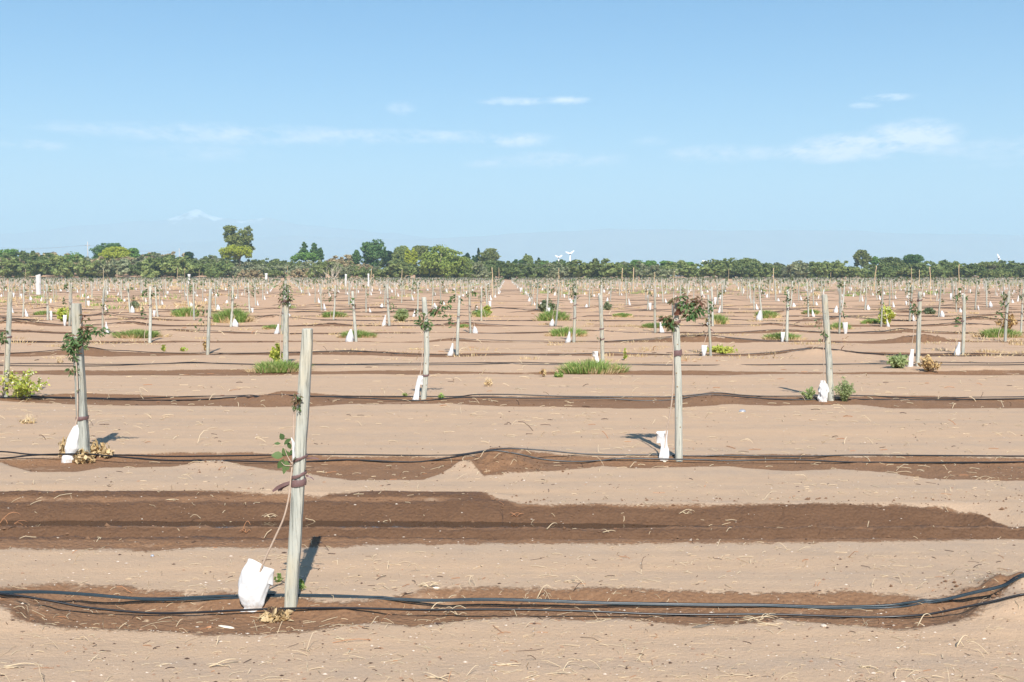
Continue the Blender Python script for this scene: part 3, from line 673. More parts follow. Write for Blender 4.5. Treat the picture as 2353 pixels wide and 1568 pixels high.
# ---- generic kit for rows five and beyond
def gen_post(seed, far=False):
    q = random.Random(seed); h = 1.0; kind = q.choice(['round', 'half', 'square', 'round'])
    return post_mesh(1.42, .036, (q.uniform(-.02, .02), 0), (q.uniform(-.08, .08), q.uniform(-.03, .03)), kind, seed, 5 if far else 12, 6 if far else 10)
def gen_tree(seed, far=False):
    q = random.Random(seed); rs = np.random.RandomState(seed); mb = MB()
    bx = q.choice([.16, .2, .24, .13]); th = q.uniform(.9, 1.3)
    pts = bez([(bx, -.05, 0), (bx * .95, -.05, .25), (bx * .35, -.05, .6), (q.uniform(-.03, .05), -.05, .9), (q.uniform(-.04, .04), -.03, th + .15)], 2 if far else 4)
    mb.tube(pts, [.009 - .005 * i / len(pts) for i in range(len(pts))], 4 if far else 6, 0)
    C = []; k = q.choice([1, 2, 3, 3, 4])
    for i in range(k):
        c = np.array([q.uniform(-.12, .15), q.uniform(-.10, .1), th + q.uniform(-.42, .26)]); n = q.randint(7, 15) if not far else q.randint(6, 11)
        C.append(c + rs.normal(size=(n, 3)) * [.05, .05, .08])
    C = np.concatenate(C); V, F = leafcloud(C, .055 if not far else .095, rs, 1.9, .3)
    cut = int(len(F) * q.uniform(.72, 1.0)); mb.arr(V, F[:cut], 1); mb.arr(V, F[cut:], 2)
    return mb, bx
def gen_sleeve(seed, kind=None, far=False):
    q = random.Random(seed); kind = kind or q.choice(['cone', 'cone', 'cone', 'flag', 'puff'])
    if kind == 'cone': p = [(0, .02, .052, .045), (.03, .01, .062, .05), (.09, 0, .048, .042), (.17, -.02, .028, .026), (.25, -.035, .016, .016)]
    elif kind == 'flag': p = [(0, 0, .03, .03), (.06, 0, .036, .032), (.14, .0, .052, .038), (.23, -.01, .06, .032), (.30, -.02, .062, .022)]
    elif kind == 'puff': p = [(0, 0, .07, .06), (.05, 0, .085, .075), (.13, -.01, .07, .06), (.19, -.02, .035, .03), (.23, -.03, .02, .02)]
    s = q.uniform(.85, 1.25); p = [(a * s, b * s, c, d) for a, b, c, d in p]
    return sleeve_mesh(p, .07, seed, 8 if far else 16, lay=2 if far else 4)
PM = [gen_post(100 + i).mesh('post_shaft', MT['post'] if i % 3 else MT['post_pale']) for i in range(8)]
PTIE = [tie_mesh(1.42, .036, (0, 0), (0, 0), z, .022, .3, 1, 60 + i).mesh('tie_band', MT['tie']) for i, z in enumerate((.95, .8, .62))]
TMm = []
for i in range(10):
    mb, bx = gen_tree(200 + i); sm = MB(); lm = MB()
    for f, m in zip(mb.f, mb.m):
        t = sm if m == 0 else lm; t.add([mb.v[k] for k in f], [tuple(range(len(f)))], max(0, m - 1))
    TMm.append((sm.mesh('stem', MT['stem']), lm.mesh('leaves', [MT['leaf'], MT['leaf_red']]), bx, mb.mesh('young_tree', [MT['stem'], MT['leaf'], MT['leaf_red']])))
SM = [gen_sleeve(300 + i, k).mesh('trunk_sleeve', MT['guard']) for i, k in enumerate(['cone', 'cone', 'cone', 'puff', 'flag', 'cone', 'flag', 'puff'])]
farP, farT, farG = MB(), MB(), MB()
FP = [gen_post(400 + i, True) for i in range(6)]; FT = [gen_tree(500 + i, True)[0] for i in range(8)]; FG = [gen_sleeve(600 + i, None, True) for i in range(5)]
def inst(dst, src, x, y, z, rz, s, sz=None):
    V = np.array(src.v) * [s, s, sz or s]; c, n = math.cos(rz), math.sin(rz)
    V = np.stack([V[:, 0] * c - V[:, 1] * n + x, V[:, 0] * n + V[:, 1] * c + y, V[:, 2] + z], 1); o = len(dst.v)
    dst.v.extend(map(tuple, V.tolist())); dst.f.extend([tuple(i + o for i in f) for f in src.f]); dst.m.extend(src.m)
FIELD_END = 425.0
cnt = {'p': 9, 't': 9, 'g': 7}; LOOK = ['weathered grey', 'slim grey', 'pale', 'greyish', 'upright grey', 'worn pale']
q5 = random.Random(55)
far_xy = []
for n in range(5, 96):
    Y = ROWY[n]
    if Y > FIELD_END: break
    hw = .475 * Y
    ks = [k for k in range(-60, 61) if abs(row_x0(n) + k * SP) < hw]
    xs = [row_x0(n) + k * SP for k in ks]; o_ = ['p', 't', 'g']
    col = col_t = col_g = 0
    for x in xs:
        x += q5.gauss(0, .10 if n > 5 else .03); y = Y + q5.gauss(0, .12); missing = q5.random() < (.06 if n > 8 else 0)
        lean = q5.gauss(0, .04), q5.gauss(0, .045); s = q5.uniform(.93, 1.05); flip = (q5.random() < (.75 if n >= 7 else .2))
        rz = q5.uniform(-.25, .25) + (0 if flip else math.pi)
        has_t = q5.random() < .9; has_g = q5.random() < .86
        if missing: continue
        col += 1; col_t += has_t; col_g += has_g
        where = f"{ordn(col)} from the left in the {ordn(n)} row back"
        z = Hs(x, y) if Y < 200 else float(H(np.array([x]), np.array([y]))[0])
        if cnt['p'] < 300:
            cnt['p'] += 1; i = q5.randrange(8); near = n <= 9
            e = empty('wooden_post', (x, y, z), q5.uniform(0, 6.28)) if near else link('wooden_post', PM[i], None, (x, y, z), q5.uniform(0, 6.28))
            if near:
                link('shaft', PM[i], e)
                for k in range(q5.choice([1, 1, 2])): link('tie_band', PTIE[(k + i) % 3], e, (0, 0, 0))
            e.rotation_euler = (lean[0], lean[1], e.rotation_euler[2]); e.scale = (s * q5.uniform(.85, 1.15),) * 2 + (s,)
            tag(e, f"{q5.choice(LOOK)} wooden post, {where}", 'post', GP)
        else: inst(farP, FP[q5.randrange(6)], x, y, z, q5.uniform(0, 6), 1.0, s * q5.uniform(.9, 1.08))
        i = q5.randrange(10)
        if has_t:
            if cnt['t'] < 300:
                cnt['t'] += 1
                if n <= 9:
                    e = empty('young_tree', (x, y, z), rz); link('stem', TMm[i][0], e); link('leaves', TMm[i][1], e)
                else: e = link('young_tree', TMm[i][3], None, (x, y, z), rz)
                e.scale = (s * 1.1, s * 1.1, s * q5.uniform(.9, 1.08)); tag(e, f"young tree {ordn(col_t)} from the left in the {ordn(n)} row back", 'young tree', GS)
            else: inst(farT, FT[q5.randrange(8)], x, y, z, rz, 1.15, q5.uniform(.95, 1.12))
        if has_g:
            bx = TMm[i][2] * 1.1 if has_t else .2; gx, gy = x + math.cos(rz) * bx * s, y + math.sin(rz) * bx * s - .05
            if cnt['g'] < 300:
                cnt['g'] += 1; o = link('trunk_sleeve', SM[q5.randrange(8)], None, (gx, gy, Hs(gx, gy) - .01), rz + q5.uniform(-.4, .4))
                k = q5.uniform(.9, 1.35); o.scale = (k, k, k * q5.uniform(.9, 1.25)); tag(o, f"white trunk sleeve {ordn(col_g)} from the left in the {ordn(n)} row back", 'trunk sleeve', GG)
            else: inst(farG, FG[q5.randrange(5)], gx, gy, z, rz, q5.uniform(.85, 1.25))
print('individual', cnt)
for o, mb, mats, nm in ((0, farP, [MT['post']], 'distant_posts'), (0, farT, [MT['stem'], MT['leaf'], MT['leaf_red']], 'distant_young_trees'), (0, farG, [MT['guard']], 'distant_trunk_sleeves')):
    tag(link(nm, mb.mesh(nm, mats)), kind='stuff')

# tall pale canes: x, top, foot y, lean (pixels)
def c1(x0, zx, zy): return x0 + zx * .25, 505.5 + zy * .25
CANES = [(0, 232, 450, 560, 0), (0, 950, 452, 600, 0), (0, 1075, 462, 560, 0), (0, 1633, 440, 590, -8), (0, 1695, 440, 545, 6), (0, 1830, 460, 580, 0),
         (588.3, 289, 425, 560, 4), (588.3, 665, 465, 600, 0), (588.3, 1060, 447, 640, -6), (588.3, 1342, 460, 612, -5), (588.3, 2171, 438, 720, 3), (588.3, 2233, 440, 600, 0), (588.3, 753, 475, 590, 0),
         (1176.6, 430, 443, 620, 0), (1176.6, 1015, 443, 670, -8), (1176.6, 1117, 438, 670, 0), (1176.6, 1312, 480, 620, -4), (1176.6, 1492, 468, 610, -16), (1176.6, 1992, 450, 580, 0),
         (1764.8, 52, 443, 690, -4), (1764.8, 996, 423, 675, -28), (1764.8, 1318, 440, 620, 6), (1764.8, 1392, 457, 612, 0), (1764.8, 1490, 433, 750, 6), (1764.8, 1758, 410, 780, -8), (1764.8, 578, 482, 590, -4)]
ci = 0
for x0, zx, zt, zb, ln in sorted(CANES, key=lambda c: c[0] + c[1] * .25):
    px, pt = c1(x0, zx, zt); bxp, pb = c1(x0, zx + ln, zb)
    x, y = (float(k) for k in G(bxp, max(pb, 650))); z = Hs(x, y); tx, ty, tz = W(px, pt, y); ci += 1
    mb = MB(); r = .024 * min(2.0, max(.8, y / 60)); k = 9
    mb.tube([((tx - x) * t / k + .02 * math.sin(t * 1.3 + ci), 0, -.1 + (tz - z + .1) * t / k) for t in range(k + 1)], [r * (1 - .25 * t / k) for t in range(k + 1)], 7)
    o = link('tall_cane', mb.mesh('tall_cane', MT['bamboo']), None, (x, y, z))
    tag(o, f"pale cane taller than the posts, {ordn(ci)} cane from the left", 'cane', 'tall pale canes sticking up over the rows')

# white ribbed pots stacked in columns / raised sleeves
def ribbed_stack(px, ptop, pbase, wpx, label, name='pot_stack'):
    x, y = (float(k) for k in G(px, pbase)); z = Hs(x, y); tz = W(px, ptop, y)[2]; hh = tz - z; r = wpx * .5 * y / FPX
    e = empty(name, (x, y, z)); n = max(8, int(hh / .075)); parts = []
    for part, (a, b, xo) in enumerate(((0, .56, 0.0), (.56, 1.0, r * .22))):
        mb = MB(); pts = []; rad = []
        for i in range(int(n * (b - a)) + 1):
            zz = hh * a + (hh * (b - a)) * i / int(n * (b - a)); st = hh / n
            for dz, rr in ((0, 1.0), (.75, .98), (.8, .90), (.98, .90)):
                if zz + dz * st <= hh * b + 1e-4: pts.append((xo + (zz - hh * .5) * -.03, 0, zz + dz * st)); rad.append(r * rr)
        mb.tube(pts, rad, 18); link('pot_column', mb.mesh('pot_column', MT['guard'], False), e)
    tag(e, label, 'pot stack'); return e
ribbed_stack(88, 632, 678, 11.5, 'thick white ribbed column of stacked pots at the left of the field')
for (x0, a, b, t, bt, w), lb in zip([(0, 1725, 1752, 500, 600, 6.5), (588.3, 82, 107, 492, 582, 6.5), (588.3, 818, 835, 500, 620, 4.5), (588.3, 1027, 1040, 495, 620, 4)],
        ['white flaring tube standing on a post right of the tall eucalyptus', 'white tube standing below the gap right of the tall eucalyptus', 'slim white tube on a post below the dead tree', 'slim white tube below the large round poplar']):
    x, y = (float(k) for k in G(x0 + (a + b) / 8, 505.5 + bt * .25)); z = Hs(x, y); tz = W(0, 505.5 + t * .25, y)[2]; r = w * .5 * y / FPX; h = tz - z
    mb = MB(); mb.tube([(0, 0, h * k / 8) for k in range(9)], [r * (.8 + .35 * (k == 8) + .12 * (k % 2)) for k in range(9)], 10)
    tag(link('white_tube', mb.mesh('white_tube', MT['guard']), None, (x, y, z)), lb, 'tube')

# ------------------------------------------------------------------ drip hoses
GH = 'black drip hoses laid along the tree rows'
def hose(pts_px, Y, r, label, side=0, stripe=False, yw=0.0, ymap=None):
    P = []
    for a, b in pts_px:
        yy = Y if ymap is None else float(np.interp(a, ymap[0], ymap[1]))
        x, y, z = W(a, b, yy); y += side; g = Hs(x, y) + r * .8
        P.append((x, y, max(z, g)))
    pts = bez(P, 7); pts = [Vector((p.x, p.y, max(p.z, Hs(p.x, p.y) + r * .35))) for p in pts]
    o = pts[len(pts) // 2].copy(); mb = MB(); mb.tube([p - o for p in pts], r, 10)
    if stripe:
        for dz, dy in ((.60, -.80), (-.35, -.95)):
            ll = [p - o + Vector((0, r * dy, r * dz)) for p in pts]; mb.tube(ll, r * .11, 4, 1)
    ob = link('drip_hose', mb.mesh('drip_hose', [MT['hose'], MT['stripe']]), None, o); tag(ob, label, 'hose', GH); return ob
B1 = [(-260,1372),(-120,1364),(0,1360),(103,1359),(205,1365),(342,1375),(513,1381),(650,1385),(803,1382),(975,1378),(1112,1376),(1249,1379),(1385,1384),(1607,1388),(1756,1389),(1893,1394),(2030,1394),(2098,1389),(2166,1377),(2235,1361),(2303,1345),(2355,1337),(2440,1330),(2560,1345)]
F1 = [(-260,1375),(-120,1366),(0,1365),(103,1379),(205,1397),(342,1409),(444,1408),(547,1403),(650,1399),(803,1398),(975,1402),(1146,1401),(1317,1404),(1488,1411),(1607,1413),(1756,1412),(1893,1416),(1995,1419),(2064,1417),(2132,1412),(2200,1399),(2269,1385),(2337,1369),(2355,1366),(2440,1352),(2560,1360)]
Y1 = HP['r1'][1]
YM = lambda d: ((-200, 660, 2050, 2500), (5.80 + d, Y1 + d, 5.78 + d, 5.62 + d))
hose([(a, b + 1) for a, b in B1], Y1 + .125, .0068, 'rear striped drip hose of the nearest pair, passing behind the nearest post', 0, True, 0, YM(.125))
hose([(a, b + 3.4) for a, b in B1], Y1 + .105, .0050, 'thin striped drip hose lying tight against the rear hose, nearest row', 0, True, 0, YM(.105))
hose(F1, Y1 - .045, .0058, 'front plain drip hose passing in front of the nearest post and sleeve', ymap=YM(-.05))
F2 = [(-160,1064),(0,1058),(68,1047),(137,1044),(205,1044),(273,1050),(376,1058),(513,1059),(667,1063),(803,1065),(941,1063),(1009,1056),(1078,1044),(1122,1037),(1140,1036),(1156,1038),(1197,1045),(1249,1056),(1317,1061),(1385,1059),(1437,1054),(1608,1057),(1671,1059),(1824,1057),(1961,1063),(2166,1063),(2355,1063),(2500,1063)]
B2 = [(-160,1036),(0,1038),(85,1045),(273,1046),(376,1049),(513,1048),(684,1052),(803,1056),(941,1057),(1044,1047),(1122,1035),(1173,1031),(1249,1035),(1351,1044),(1488,1049),(1608,1050),(1654,1047),(1824,1049),(1961,1055),(2098,1055),(2355,1057),(2500,1057)]
Y2 = HP['r2b'][1]
hose(F2, Y2 - .07, .0075, 'front drip hose of the second row, bowed over the sand mound')
hose(B2, Y2 + .10, .0070, 'rear drip hose of the second row, behind both posts')
F3 = [(-120,918),(0,918),(171,916),(290,919),(376,922),(461,928),(530,931),(598,922),(632,916),(803,914),(907,919),(975,921),(1026,916),(1095,913),(1249,916),(1385,916),(1471,921),(1539,921),(1608,912),(1660,914),(1756,916),(1835,919),(1910,925),(1978,921),(2132,920),(2355,923),(2480,923)]
B3 = [(-120,914),(0,914),(171,914),(300,917),(461,920),(600,914),(803,911),(1009,914),(1060,911),(1095,907),(1180,907),(1300,911),(1471,916),(1540,914),(1600,907),(1650,903),(1700,908),(1756,914),(1830,914),(1978,914),(2132,915),(2355,920),(2480,920)]
Y3 = HP['r3a'][1]
hose(F3, Y3 - .10, .0085, 'front drip hose of the third row')
hose(B3, Y3 + .12, .0085, 'rear drip hose of the third row')
qh = random.Random(77)
for n in range(4, 31):
    Y = ROWY[n] if n > 4 else HP['r4b'][1]
    hw = .5 * Y + 1; dbl = n <= 12
    for s in ((-.10, .12) if dbl else (0,)):
        pts = []; x = -hw; step = .45 if n < 12 else .9; lift = 0
        xx = np.arange(-hw, hw, step); ph = qh.uniform(0, 50)
        yv = Y + s - .05 + .24 * 2 * vnoise(xx * .35 + ph, xx * 0 + ph, 71) + .05 * vnoise(xx * 1.3 + ph, xx * 0, 72)
        g = H(xx, yv); near = np.convolve(np.pad(g, 2, 'edge'), np.ones(5) / 5, 'valid')
        r = .0085 if n < 8 else .0105
        zv = np.maximum(np.maximum(g, near) + .012 + .05 * np.clip(vnoise(xx * .6 + ph, xx * 0 + 9, 73) + .1, 0, 1), g + r)
        hide = vnoise(xx * .22 + ph, xx * 0 + 3, 74)
        zv = np.where((hide > .12) & (n > 4), g - .03, zv)                    # buried under the blown sand
        P = [(float(a), float(b), float(c)) for a, b, c in zip(xx, yv, zv)]
        o = Vector(P[len(P) // 2]); mb = MB(); mb.tube([Vector(p) - o for p in (bez(P, 2) if n < 10 else P)], r, 6 if n < 8 else 4)
        ob = link('drip_hose', mb.mesh('drip_hose', MT['hose']), None, o)
        tag(ob, (f"{'front' if s < 0 else 'rear'} drip hose of the {ordn(n)} row back" if dbl else f"single drip hose of the {ordn(n)} row back"), 'hose', GH)

# ------------------------------------------------------------------ weeds and grass
def grass_mb(w, d, h, n, rs, mi=0, blade=.006):
    mb = MB(); vs = []; fq = []; ft = []
    for i in range(n):
        a = rs.rand() * 6.283; r = rs.rand() ** .62 * (1 + .22 * math.sin(3 * a + w * 9) + .15 * math.sin(5 * a + h * 90)); x = math.cos(a) * r * w / 2; y = math.sin(a) * r * d / 2
        hh = h * (1 - .35 * r) * rs.uniform(.25, 1.15) ** 1.2; la = rs.rand() * 6.283; ln = hh * rs.uniform(.15, .7); bx, by = math.cos(la) * ln + x * .25, math.sin(la) * ln + y * .25
        ba = rs.rand() * 6.283; ux, uy = math.cos(ba) * blade, math.sin(ba) * blade; o = len(vs)
        vs += [(x - ux, y - uy, -.02), (x + ux, y + uy, -.02), (x + bx * .4 - ux * .8, y + by * .4 - uy * .8, hh * .62), (x + bx * .4 + ux * .8, y + by * .4 + uy * .8, hh * .62), (x + bx, y + by, hh)]
        fq.append((o, o + 1, o + 3, o + 2)); ft.append((o + 2, o + 3, o + 4))
    mb.add(vs, fq + ft, mi); return mb
def bush_mb(w, h, d, rs, nst=26, leaf=.03, nleaf=900, spread=1.0, stemr=.003):
    """weed with thin branching stems and leaves along them: material 0 stems, 1 leaves, 2 flowers"""
    mb = MB(); C = []; tips = []
    for i in range(nst):
        a = rs.rand() * 6.283; r = rs.rand() ** .6; tx, ty = math.cos(a) * r * w / 2, math.sin(a) * r * d / 2; tz = h * (1 - .5 * r * r) * rs.uniform(.55, 1.0)
        P = [(tx * .08, ty * .08, -.02), (tx * .4, ty * .4, tz * .5), (tx * .8, ty * .8, tz * .85), (tx, ty, tz)]
        pts = bez(P, 3); mb.tube(pts, [stemr * (1 - .6 * k / len(pts)) for k in range(len(pts))], 4, 0); tips.append(pts[-1])
        m = max(2, nleaf // nst); t = rs.uniform(.15, 1, m); p = np.array([[v.x, v.y, v.z] for v in pts]); idx = t * (len(pts) - 1); i0 = np.minimum(idx.astype(int), len(pts) - 2); fr = (idx - i0)[:, None]
        C.append(p[i0] * (1 - fr) + p[i0 + 1] * fr + rs.normal(size=(m, 3)) * (w * .045) * spread)
    C = np.concatenate(C); C[:, 2] = np.maximum(C[:, 2], .004); V, F = leafcloud(C, leaf, rs, 1.7, .8); mb.arr(V, F, 1)
    return mb, tips
WEEDS = []
def weed(px, py, wpx, hpx, kind, label, seed):
    x, y = GZ(px, py); z = Hs(x, y); sc = y / FPX; w = wpx * sc; h = hpx * sc * 1.05; rs = np.random.RandomState(seed); nm = 'weed'
    if kind in ('grass', 'grass_straw', 'straw'):
        nm = 'grass_clump'; d = min(w * .75, 1.2); n = int(min(2300, 350 + 1400 * w)); bl = max(.0035, .00035 * y)
        mats = [MT['grass' if kind != 'straw' else 'straw'], MT['straw']]; mb = grass_mb(w, d, h, n, rs, 0, bl)
        if kind == 'grass_straw': m2 = grass_mb(w * 1.25, d * 1.2, h * .55, n // 2, rs, 1, bl); mb.add(m2.v, m2.f, 1)
        else: m2 = grass_mb(w * 1.2, d * 1.15, h * .7, n // 3, rs, 1, bl); mb.add(m2.v, m2.f, 1)
    else:
        leafm = {'yellow': 'yellow', 'yflower': 'yellow', 'orange': 'orange', 'pale': 'palegreen', 'grey': 'greyweed', 'dark': 'greyweed', 'leafy': 'palegreen', 'red': 'orange', 'small': 'grass'}[kind]
        nl = int(min(1500, 120 + (700 if kind in ('dark', 'grey') else 1100) * w * (1 if kind != 'orange' else .6))); lf = max(.018, .0019 * y) if kind != 'leafy' else max(.03, .0024 * y)
        if kind == 'pale': lf *= .55; nl = int(nl * 2.4)
        mb, tips = bush_mb(w, h, min(w, .9), rs, (70 if kind == 'pale' else 30) if w > .3 else 10, lf, nl if w > .2 else 42, .7 if kind == 'pale' else 1.0, .002 if kind == 'pale' else .003)
        mats = [MT['stem_dark'] if kind in ('orange', 'red') else MT['palegreen'] if kind == 'pale' else MT['stem'], MT[leafm], MT['flower']]
        if kind == 'yflower':
            nm = 'flowering_weed'; C = np.array([[t.x, t.y, t.z] for t in tips] * 4) + rs.normal(size=(len(tips) * 4, 3)) * [.03, .03, .015]; V, F = leafcloud(C, max(.02, .0016 * y), rs, 1.0, 1.5); mb.arr(V, F, 2)
    o = link(nm, mb.mesh(nm, mats, False), None, (x, y, z)); tag(o, label, 'grass clump' if nm == 'grass_clump' else 'weed')
for i, a in enumerate([
    (48, 916, 118, 74, 'yflower', 'large yellow-green bush with cream flowers at the left frame edge'),
    (102, 724, 43, 10, 'grass', 'low green grass left of the small yellow bush'),
    (150, 739, 44, 32, 'yellow', 'small yellow bush just left of the second-row post top'),
    (318, 774, 96, 17, 'grass', 'long flat green grass patch at the thick sixth-row post left'),
    (427, 726, 50, 20, 'grass', 'green grass round the sleeve beside black film'),
    (533, 741, 70, 33, 'grass', 'tall mound of bright green grass left of centre'),
    (308, 709, 22, 16, 'dark', 'small dark green weed right of a post, far left'),
    (766, 729, 48, 14, 'grass', 'green grass clump between the first and middle posts, seventh row'),
    (629, 756, 42, 10, 'grass', 'small green grass patch left of the fourth-row post'),
    (640, 851, 104, 26, 'grass', 'green grass patch at the left fourth-row post'),
    (636, 838, 34, 50, 'yellow', 'thin yellowish weed standing in the left fourth-row grass'),
    (820, 776, 66, 18, 'grass_straw', 'green and straw grass at the leaning white sleeve left of centre'),
    (1066, 753, 24, 8, 'grass', 'tiny green patch beside a puffed white sleeve'),
    (1104, 729, 36, 17, 'grass', 'green grass right of the puffed white sleeve'),
    (1119, 727, 22, 22, 'yellow', 'yellow weed at the right end of a green clump'),
    (924, 739, 38, 30, 'pale', 'yellow-green wispy weed right of a dark leaning post'),
    (1271, 737, 58, 26, 'grass', 'dense round green grass clump below the field track'),
    (1257, 718, 44, 26, 'grey', 'grey-green open weed behind the round grass clump'),
    (1302, 772, 72, 21, 'grass_straw', 'green and straw grass at the post right of centre'),
    (1358, 853, 124, 28, 'grass', 'widest bright green grass clump, fourth row'),
    (1412, 853, 40, 16, 'straw', 'dry straw at the right end of the widest grass clump'),
    (1430, 728, 38, 9, 'grass', 'low green grass round a white sleeve right of centre'),
    (1397, 712, 18, 18, 'dark', 'small dark weed right of the thin middle post'),
    (1508, 753, 62, 12, 'grass_straw', 'straw and yellow-green grass at the cream-topped post'),
    (931, 911, 17, 9, 'small', 'small bright green seedling left of the third-row sleeve'),
    (1013, 915, 28, 9, 'small', 'low green seedling right of the crooked pale post'),
    (1650, 744, 40, 22, 'grass', 'green grass clump right of a bent post, right of centre'),
    (1761, 731, 44, 18, 'grass', 'green grass clump with a square white sleeve behind'),
    (1865, 722, 32, 11, 'grass', 'green grass at the wide-based white sleeve'),
    (1930, 756, 42, 18, 'grass_straw', 'green grass clump right of the bulging post'),
    (2036, 746, 42, 44, 'yflower', 'tall yellow flowering weed, right part of the field'),
    (2004, 744, 34, 12, 'grass', 'green grass at the foot of the tall yellow weed'),
    (2135, 722, 32, 13, 'grey', 'low grey-green weed beside the fourth-row post top'),
    (1797, 780, 66, 17, 'grass_straw', 'green and straw grass under the crumpled white sleeve, fifth row'),
    (2064, 846, 56, 33, 'leafy', 'leafy light green weed left of the tall narrow sleeve'),
    (2134, 853, 64, 38, 'orange', 'reddish-yellow weed right of the tall narrow sleeve'),
    (1862, 920, 44, 34, 'pale', 'smaller pale green weed left of the bottle-shaped sleeve'),
    (1940, 922, 54, 58, 'pale', 'taller pale green weed right of the bulging post'),
    (2296, 775, 80, 22, 'grass', 'green grass patch near the right frame edge'),
    (2312, 760, 46, 42, 'orange', 'orange dried bush above the green patch near the right edge'),
    (1654, 810, 70, 11, 'yellow', 'low yellow weeds right of the square white sleeve, fifth row'),
    (1436, 828, 9, 26, 'yellow', 'single upright yellow weed right of the widest grass clump'),
    (1249, 866, 20, 22, 'red', 'reddish dry seedling left of the widest grass clump'),
    (1283, 867, 28, 9, 'small', 'low green seedling in front of the widest grass clump'),
    (376, 808, 14, 16, 'yellow', 'yellow-green seedling left of the fifth-row white sleeve'),
    (422, 808, 18, 10, 'yellow', 'low yellow plant beside the fifth-row white sleeve'),
    (470, 806, 14, 22, 'red', 'dark dry sprig right of the fifth-row post'),
    (641, 1338, 18, 18, 'small', 'feathery green sprig between the baggy sleeve and nearest post'),
    (692, 1358, 20, 30, 'small', 'feathery green sprig in the nearest post shadow')]):
    weed(*a, 900 + i)

# dried plants at the two near posts
def dead_plant(px, py, wpx, hpx, label, seed, bend=True, mat='redtwig', nst=12, nl=120, lf=.035):
    x, y = GZ(px, py); z = Hs(x, y); sc = y / FPX; w, h = wpx * sc, hpx * sc; q = random.Random(seed); rs = np.random.RandomState(seed); mb = MB(); C = []
    for i in range(nst):
        a = q.uniform(0, 6.28); r = q.uniform(.3, 1) * w / 2; ex, ey = math.cos(a) * r, math.sin(a) * r * .6; pk = h * q.uniform(.5, 1)
        P = [(ex * .05, ey * .05, -.01), (ex * .5, ey * .5, pk), (ex * .9, ey * .9, pk * q.uniform(.5, .9)), (ex * 1.05, ey, .02 if bend else pk)]
        pts = bez(P, 4); mb.tube(pts, [.0032 * (1 - .5 * k / len(pts)) for k in range(len(pts))], 5, 0)
        for k in range(nl // nst): v = pts[q.randrange(len(pts) // 2, len(pts))]; C.append([v.x + q.gauss(0, .015), v.y + q.gauss(0, .015), max(.005, v.z * q.uniform(.2, 1))])
    V, F = leafcloud(np.array(C), lf, rs, 1.5, .3); mb.arr(V, F, 1)
    o = link('dried_weed', mb.mesh('dried_weed', [MT[mat], MT['straw']], False), None, (x, y, z)); tag(o, label, 'dried weed')
dead_plant(150, 1050, 50, 46, 'dried bent weed with orange stems left of the cone sleeve', 31, True, 'orange')
dead_plant(190, 1062, 60, 34, 'crumpled dead weed in front of the squared post foot', 32, True, 'orange', 14, 220, .04)
dead_plant(232, 1048, 70, 36, 'dried weed with orange stalks right of the squared post', 33, True, 'orange', 13, 200, .04)
dead_plant(632, 1424, 56, 34, 'brown dried weed with curled leaves at the nearest post foot', 34, True, 'darktwig', 26, 200, .03)
dead_plant(1122, 888, 20, 22, 'straw-coloured dry seedling right of the third-row middle post', 35, False, 'twig', 10, 60, .03)
dead_plant(66, 973, 34, 20, 'straw-coloured dried tuft on the sand at the left, before the yellow bush', 36, True, 'twig', 14, 60, .03)
dead_plant(400 * .3418, 836, 24, 18, 'pale dry tuft by the fourth-row hose at the left', 37, False, 'twig', 14, 30, .03)

# single twigs and scraps one can point to
def twig_bunch(px, py, lpx, label, seed, mat='twig', n=3, up=.5, thick=.0028, name='dry_twig'):
    x, y = GZ(px, py); z = Hs(x, y); q = random.Random(seed); L = lpx * y / FPX; mb = MB()
    base = q.uniform(-.4, .4)
    for i in range(n):
        a = base + (math.pi if i % 2 else 0) + q.uniform(-.7, .7); l = L * (1 if i == 0 else q.uniform(.35, .75)); p = Vector((0, 0, .004)); pts = [p]
        if i == 0: p = Vector((-math.cos(a) * l / 2, -math.sin(a) * l * .25, .004)); pts = [p]
        rise = up * q.uniform(.4, 1) * l
        for k in range(1, 7):
            t = k / 6; a += q.uniform(-.28, .28); p = p + Vector((math.cos(a) * l / 6, math.sin(a) * l / 6 * .8, 0)); pts.append(Vector((p.x, p.y, max(.003, rise * math.sin(math.pi * t * .75)))))
        mb.tube(pts, [thick * (1 - .6 * k / 6) * (1.2 if i == 0 else .8) for k in range(7)], 5)
    o = link(name, mb.mesh(name, MT[mat]), None, (x, y, z)); tag(o, label, 'twig')
